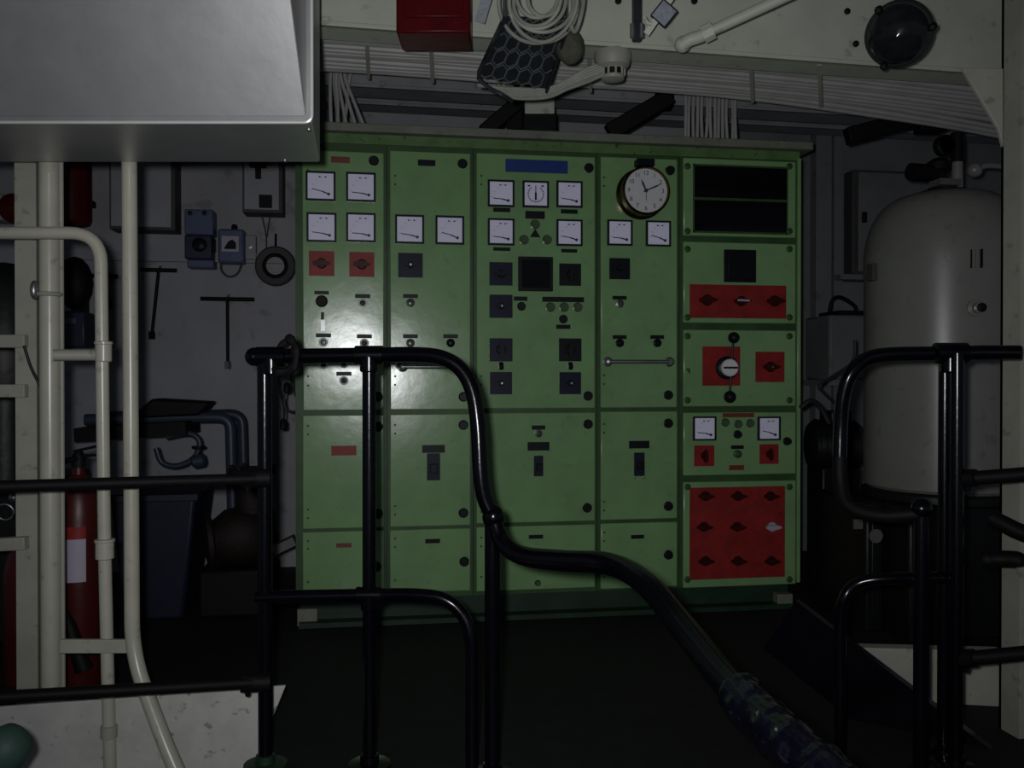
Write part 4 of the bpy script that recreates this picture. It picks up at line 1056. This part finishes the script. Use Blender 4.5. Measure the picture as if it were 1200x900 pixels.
# pressure tank on black pedestal
tc_ = P(1105, 570, 3.62); tx, ty = tc_.x, tc_.y
z0 = P(1105, 582, 3.32).z; z1 = P(1105, 293, 3.6).z; z2 = P(1105, 222, 3.62).z
RT = 87.5 * 3.6 / FPX
t = thing('pressure_tank', V((tx, ty, z0)), 'off-white upright pressure tank with domed top and valves', 'tank')
prof = [(RT*.96, 0), (RT, .012), (RT, z1 - z0 - .1)]
part(MB().lathe(prof, V((tx, ty, z0)), (0, 0, 1), 64), 'shell', 'tank_paint', t)
hh = z2 - z1 + .1; sh = z1 - z0 - .1
dome = [(RT*1.008, sh - .004), (RT*1.008, sh + .05)] + [(RT*1.008*math.cos(a) ** .5, sh + .05 + (hh - .07) * math.sin(a)) for a in [math.pi/2*k/12 for k in range(1, 12)]] + [(RT*.25, sh + hh - .02)]
part(MB().lathe(dome, V((tx, ty, z0)), (0, 0, 1), 64), 'dome', 'tank_paint', t)
part(MB().lathe([(.09, 0), (.09, .02), (.06, .024), (.06, .035)], V((tx, ty, z2 - .03)), (0, 0, 1), 24), 'top_flange', 'black_matte', t)
fr = (CAM - V((tx, ty, 0))); fr.z = 0; fr.normalize(); sd = V((-fr.y, fr.x, 0))
zq = P(1146, 362, 3.35).z
ang = math.radians(21); nd = (fr * math.cos(ang) + sd * math.sin(ang))
pl = V((tx, ty, zq)) + nd * RT
part(MB().lathe([(.034, -.01), (.034, .008), (.02, .012), (.02, .03), (.012, .034), (0, .034)], pl, nd, 18), 'port_plug', 'tank_paint', t)
part(MB().lathe([(.016, .012), (.018, .04), (.01, .044), (0, .044)], pl + V((.006, 0, 0)), nd, 8), 'port_nut', 'black_matte', t)
zq = P(1148, 305, 3.35).z; pl = V((tx, ty, zq)) + nd * RT * 1.0
for k_ in range(3):
    part(MB().obox(pl + sd * (-.02 + .018*k_) + V((0, 0, -.035)) + nd*.004, pl + sd * (-.02 + .018*k_) + V((0, 0, .035)) + nd*.004, nd, .006, .012), 'lug_bar', 'tank_paint' if k_ == 1 else 'black_matte', t)
part(MB().box(tx - RT - .02, tx - RT + .02, ty - .02, ty + .03, z0 + sh - .03, z0 + sh + .04), 'side_bracket', 'rubber_grey', t, bevel=.004)
# valves and gauge on top
zt2 = z2
part(MB().lathe([(.03, 0), (.03, .06), (.05, .07), (.05, .1), (.02, .12)], V((tx - .06, ty - .05, zt2 - .01)), (0, 0, 1), 16).tube([V((tx - .06, ty - .05, zt2 + .05)), V((tx - .19, ty - .06, zt2 + .05))], .035, 14), 'valve_body', 'black_matte', t)
gq = V((tx - .05, ty - .06, zt2 + .155))
part(MB().lathe([(.042, 0), (.042, .03), (.036, .036), (.034, .03)], gq, (0, -1, 0), 24), 'gauge_case', 'black_matte', t)
part(MB().lathe([(.035, 0), (.035, .03), (0, .03)], gq, (0, -1, 0), 24), 'gauge_face', 'rubber_grey', t)
part(MB().tube([gq - V((0, 0, .04)), gq - V((0, 0, .09))], .01, 8), 'gauge_stem', 'black_matte', t)
part(MB().tube([V((tx + .03, ty - .04, zt2 - .02)), V((tx + .03, ty - .04, zt2 + .1))], .022, 12), 'riser', 'tank_paint', t)
part(MB().tube([V((tx + .03, ty - .04, zt2 + .1)), V((tx + .03, ty - .04, zt2 + .22))], .025, 12), 'relief_valve', 'black_matte', t)
part(MB().sphere(V((tx + .1, ty - .05, zt2 + .07)), .03), 'valve_ball', 'tank_paint', t)
part(MB().tube(crom([V((tx + .1, ty - .05, zt2 + .07)), V((tx + .16, ty - .05, zt2 + .09)), V((tx + .3, ty - .03, zt2 + .09))]), .012, 10), 'outlet_pipe', 'tank_paint', t)
part(MB().box(tx - .1, tx - .01, ty - .12, ty - .05, zt2 - .01, zt2 + .015), 'name_tag', 'paper', t)

# pedestal machine
pa = P(1008, 590, 3.35); 
t = thing('tank_pedestal', V((tx, ty, 0)), 'black machinery pedestal under the white tank', 'pedestal')
part(MB().box(tx - RT - .02, tx + RT + .05, ty - RT + .03, ty + RT, 0, z0 - .045), 'pedestal_box', 'machine_dark', t, bevel=.01)
part(MB().lathe([(RT*1.0, 0), (RT*1.03, .01), (RT*1.03, .035), (RT*.95, .045)], V((tx, ty, z0 - .045)), (0, 0, 1), 48), 'support_ring', 'machine_dark', t)
x0, x1 = PY(946, 640, ty + .36).x, tx - RT - .03
t = thing('control_cabinet', V(((x0 + x1) / 2, ty, 0)), 'low black control cabinet between the switchboard and the tank', 'cabinet')
zt3 = P(990, 588, 3.5).z
part(MB().box(x0, x1, ty - .12, ty + .35, 0, zt3), 'cabinet_body', 'machine_dark', t, bevel=.01)
part(MB().box(x0 + .02, x1 - .02, ty - .128, ty - .12, .06, zt3 - .05), 'door', 'machine_dark', t, bevel=.004)
# labels on the pedestal front
yp = ty - RT + .03
q = PY(1005, 614, yp)
part(MB().box(q.x - .018, q.x + .018, yp - .006, yp, q.z - .018, q.z + .018), 'square_label', 'paper', bpy.data.objects['tank_pedestal'])
q = PY(1026, 628, yp)
part(MB().lathe([(.026, 0), (.026, .006), (0, .006)], V((q.x, yp, q.z)), (0, -1, 0), 20), 'round_label', 'paper', bpy.data.objects['tank_pedestal'])
# dark motor with hoses between switchboard and tank
q = P(977, 522, 4.25)
t = thing('dark_motor', V((q.x, q.y, 0)), 'dark electric motor on a stand behind the switchboard end', 'motor')
part(MB().lathe([(.05, -.13), (.10, -.12), (.12, -.1), (.12, .1), (.1, .12), (.04, .13)], q, (1, -.25, 0), 24), 'motor_body', 'machine_dark', t)
for k_ in range(7):
    part(MB().lathe([(.119, 0), (.13, .002), (.13, .008), (.119, .01)], q + V((1, -.25, 0)).normalized() * (-.09 + .028*k_), (1, -.25, 0), 24), 'cooling_fin', 'machine_dark', t)
part(MB().box(q.x - .1, q.x + .1, q.y - .08, q.y + .08, 0, q.z - .1), 'stand', 'machine_dark', t, bevel=.01)
part(MB().box(q.x - .05, q.x + .06, q.y - .07, q.y + .05, q.z + .1, q.z + .17), 'terminal_box', 'machine_dark', t, bevel=.008)
for pts, lab in (([(938, 478), (950, 470), (962, 478), (972, 496)], 'black hose arching over the dark motor'), ([(1002, 398), (998, 425), (962, 450), (965, 460), (982, 478), (978, 500)], 'thin black cable zigzagging down beside the tank')):
    single(MB().tube(crom([P(x, y, 3.75) for x, y in pts]), .006 if 'thin' in lab else .012, 8), 'loose_hose', 'cable_dark', lab, 'hose')
# wall cabinet behind the tank
a = R(999, 200, 1080, 322, YW - .1)
t = thing('wall_cabinet', V(((a[0] + a[1]) / 2, YW - .14, a[2])), 'grey wall cabinet with black lock half hidden by the tank dome', 'cabinet')
part(MB().box(a[0], a[1], YW - .1, YW, a[2], a[3]), 'cabinet_body', 'rubber_grey', t, bevel=.01)
part(MB().box(a[0] + .03, a[1] - .01, YW - .115, YW - .1, a[2] + .015, a[3] - .015), 'door', 'wall_right_paint', t, bevel=.005)
q = PY(1012, 254, YW - .115)
part(MB().box(q.x - .012, q.x + .012, YW - .135, YW - .115, q.z - .035, q.z + .025), 'lock', 'black_plastic', t, bevel=.003)
a = R(985, 322, 1085, 328, YW - .14)
single(MB().box(a[0], a[1], YW - .14, YW, a[2], a[3]), 'wall_shelf', 'wall_right_paint', 'thin grey shelf directly below the grey wall cabinet', 'shelf')
# canister with black lid
a = R(972, 369, 1020, 445, YW - .3)
t = thing('canister', V(((a[0] + a[1]) / 2, YW - .15, a[2])), 'pale square canister with black handled lid behind the tank', 'canister')
part(MB().box(a[0], a[1], YW - .3, YW - .02, a[2], a[3]), 'canister_body', 'wall_right_paint', t, bevel=.015)
part(MB().box(a[0] + .06, a[1] + .02, YW - .29, YW - .04, a[3], a[3] + .025), 'lid', 'black_matte', t, bevel=.005)
c = V(((a[0] + a[1]) / 2 + .02, YW - .17, a[3] + .02))
part(MB().tube(crom([c + V((-.07, 0, 0)), c + V((-.05, 0, .07)), c + V((0, 0, .085)), c + V((.08, 0, .04)), c + V((.09, 0, 0))]), .012, 8), 'handle', 'black_matte', t)
b2 = R(965, 445, 1030, 452, YW - .3)
single(MB().box(b2[0], b2[1], YW - .34, YW, b2[2], b2[3]), 'wall_shelf', 'wall_right_paint', 'narrow grey shelf carrying the pale canister', 'shelf')
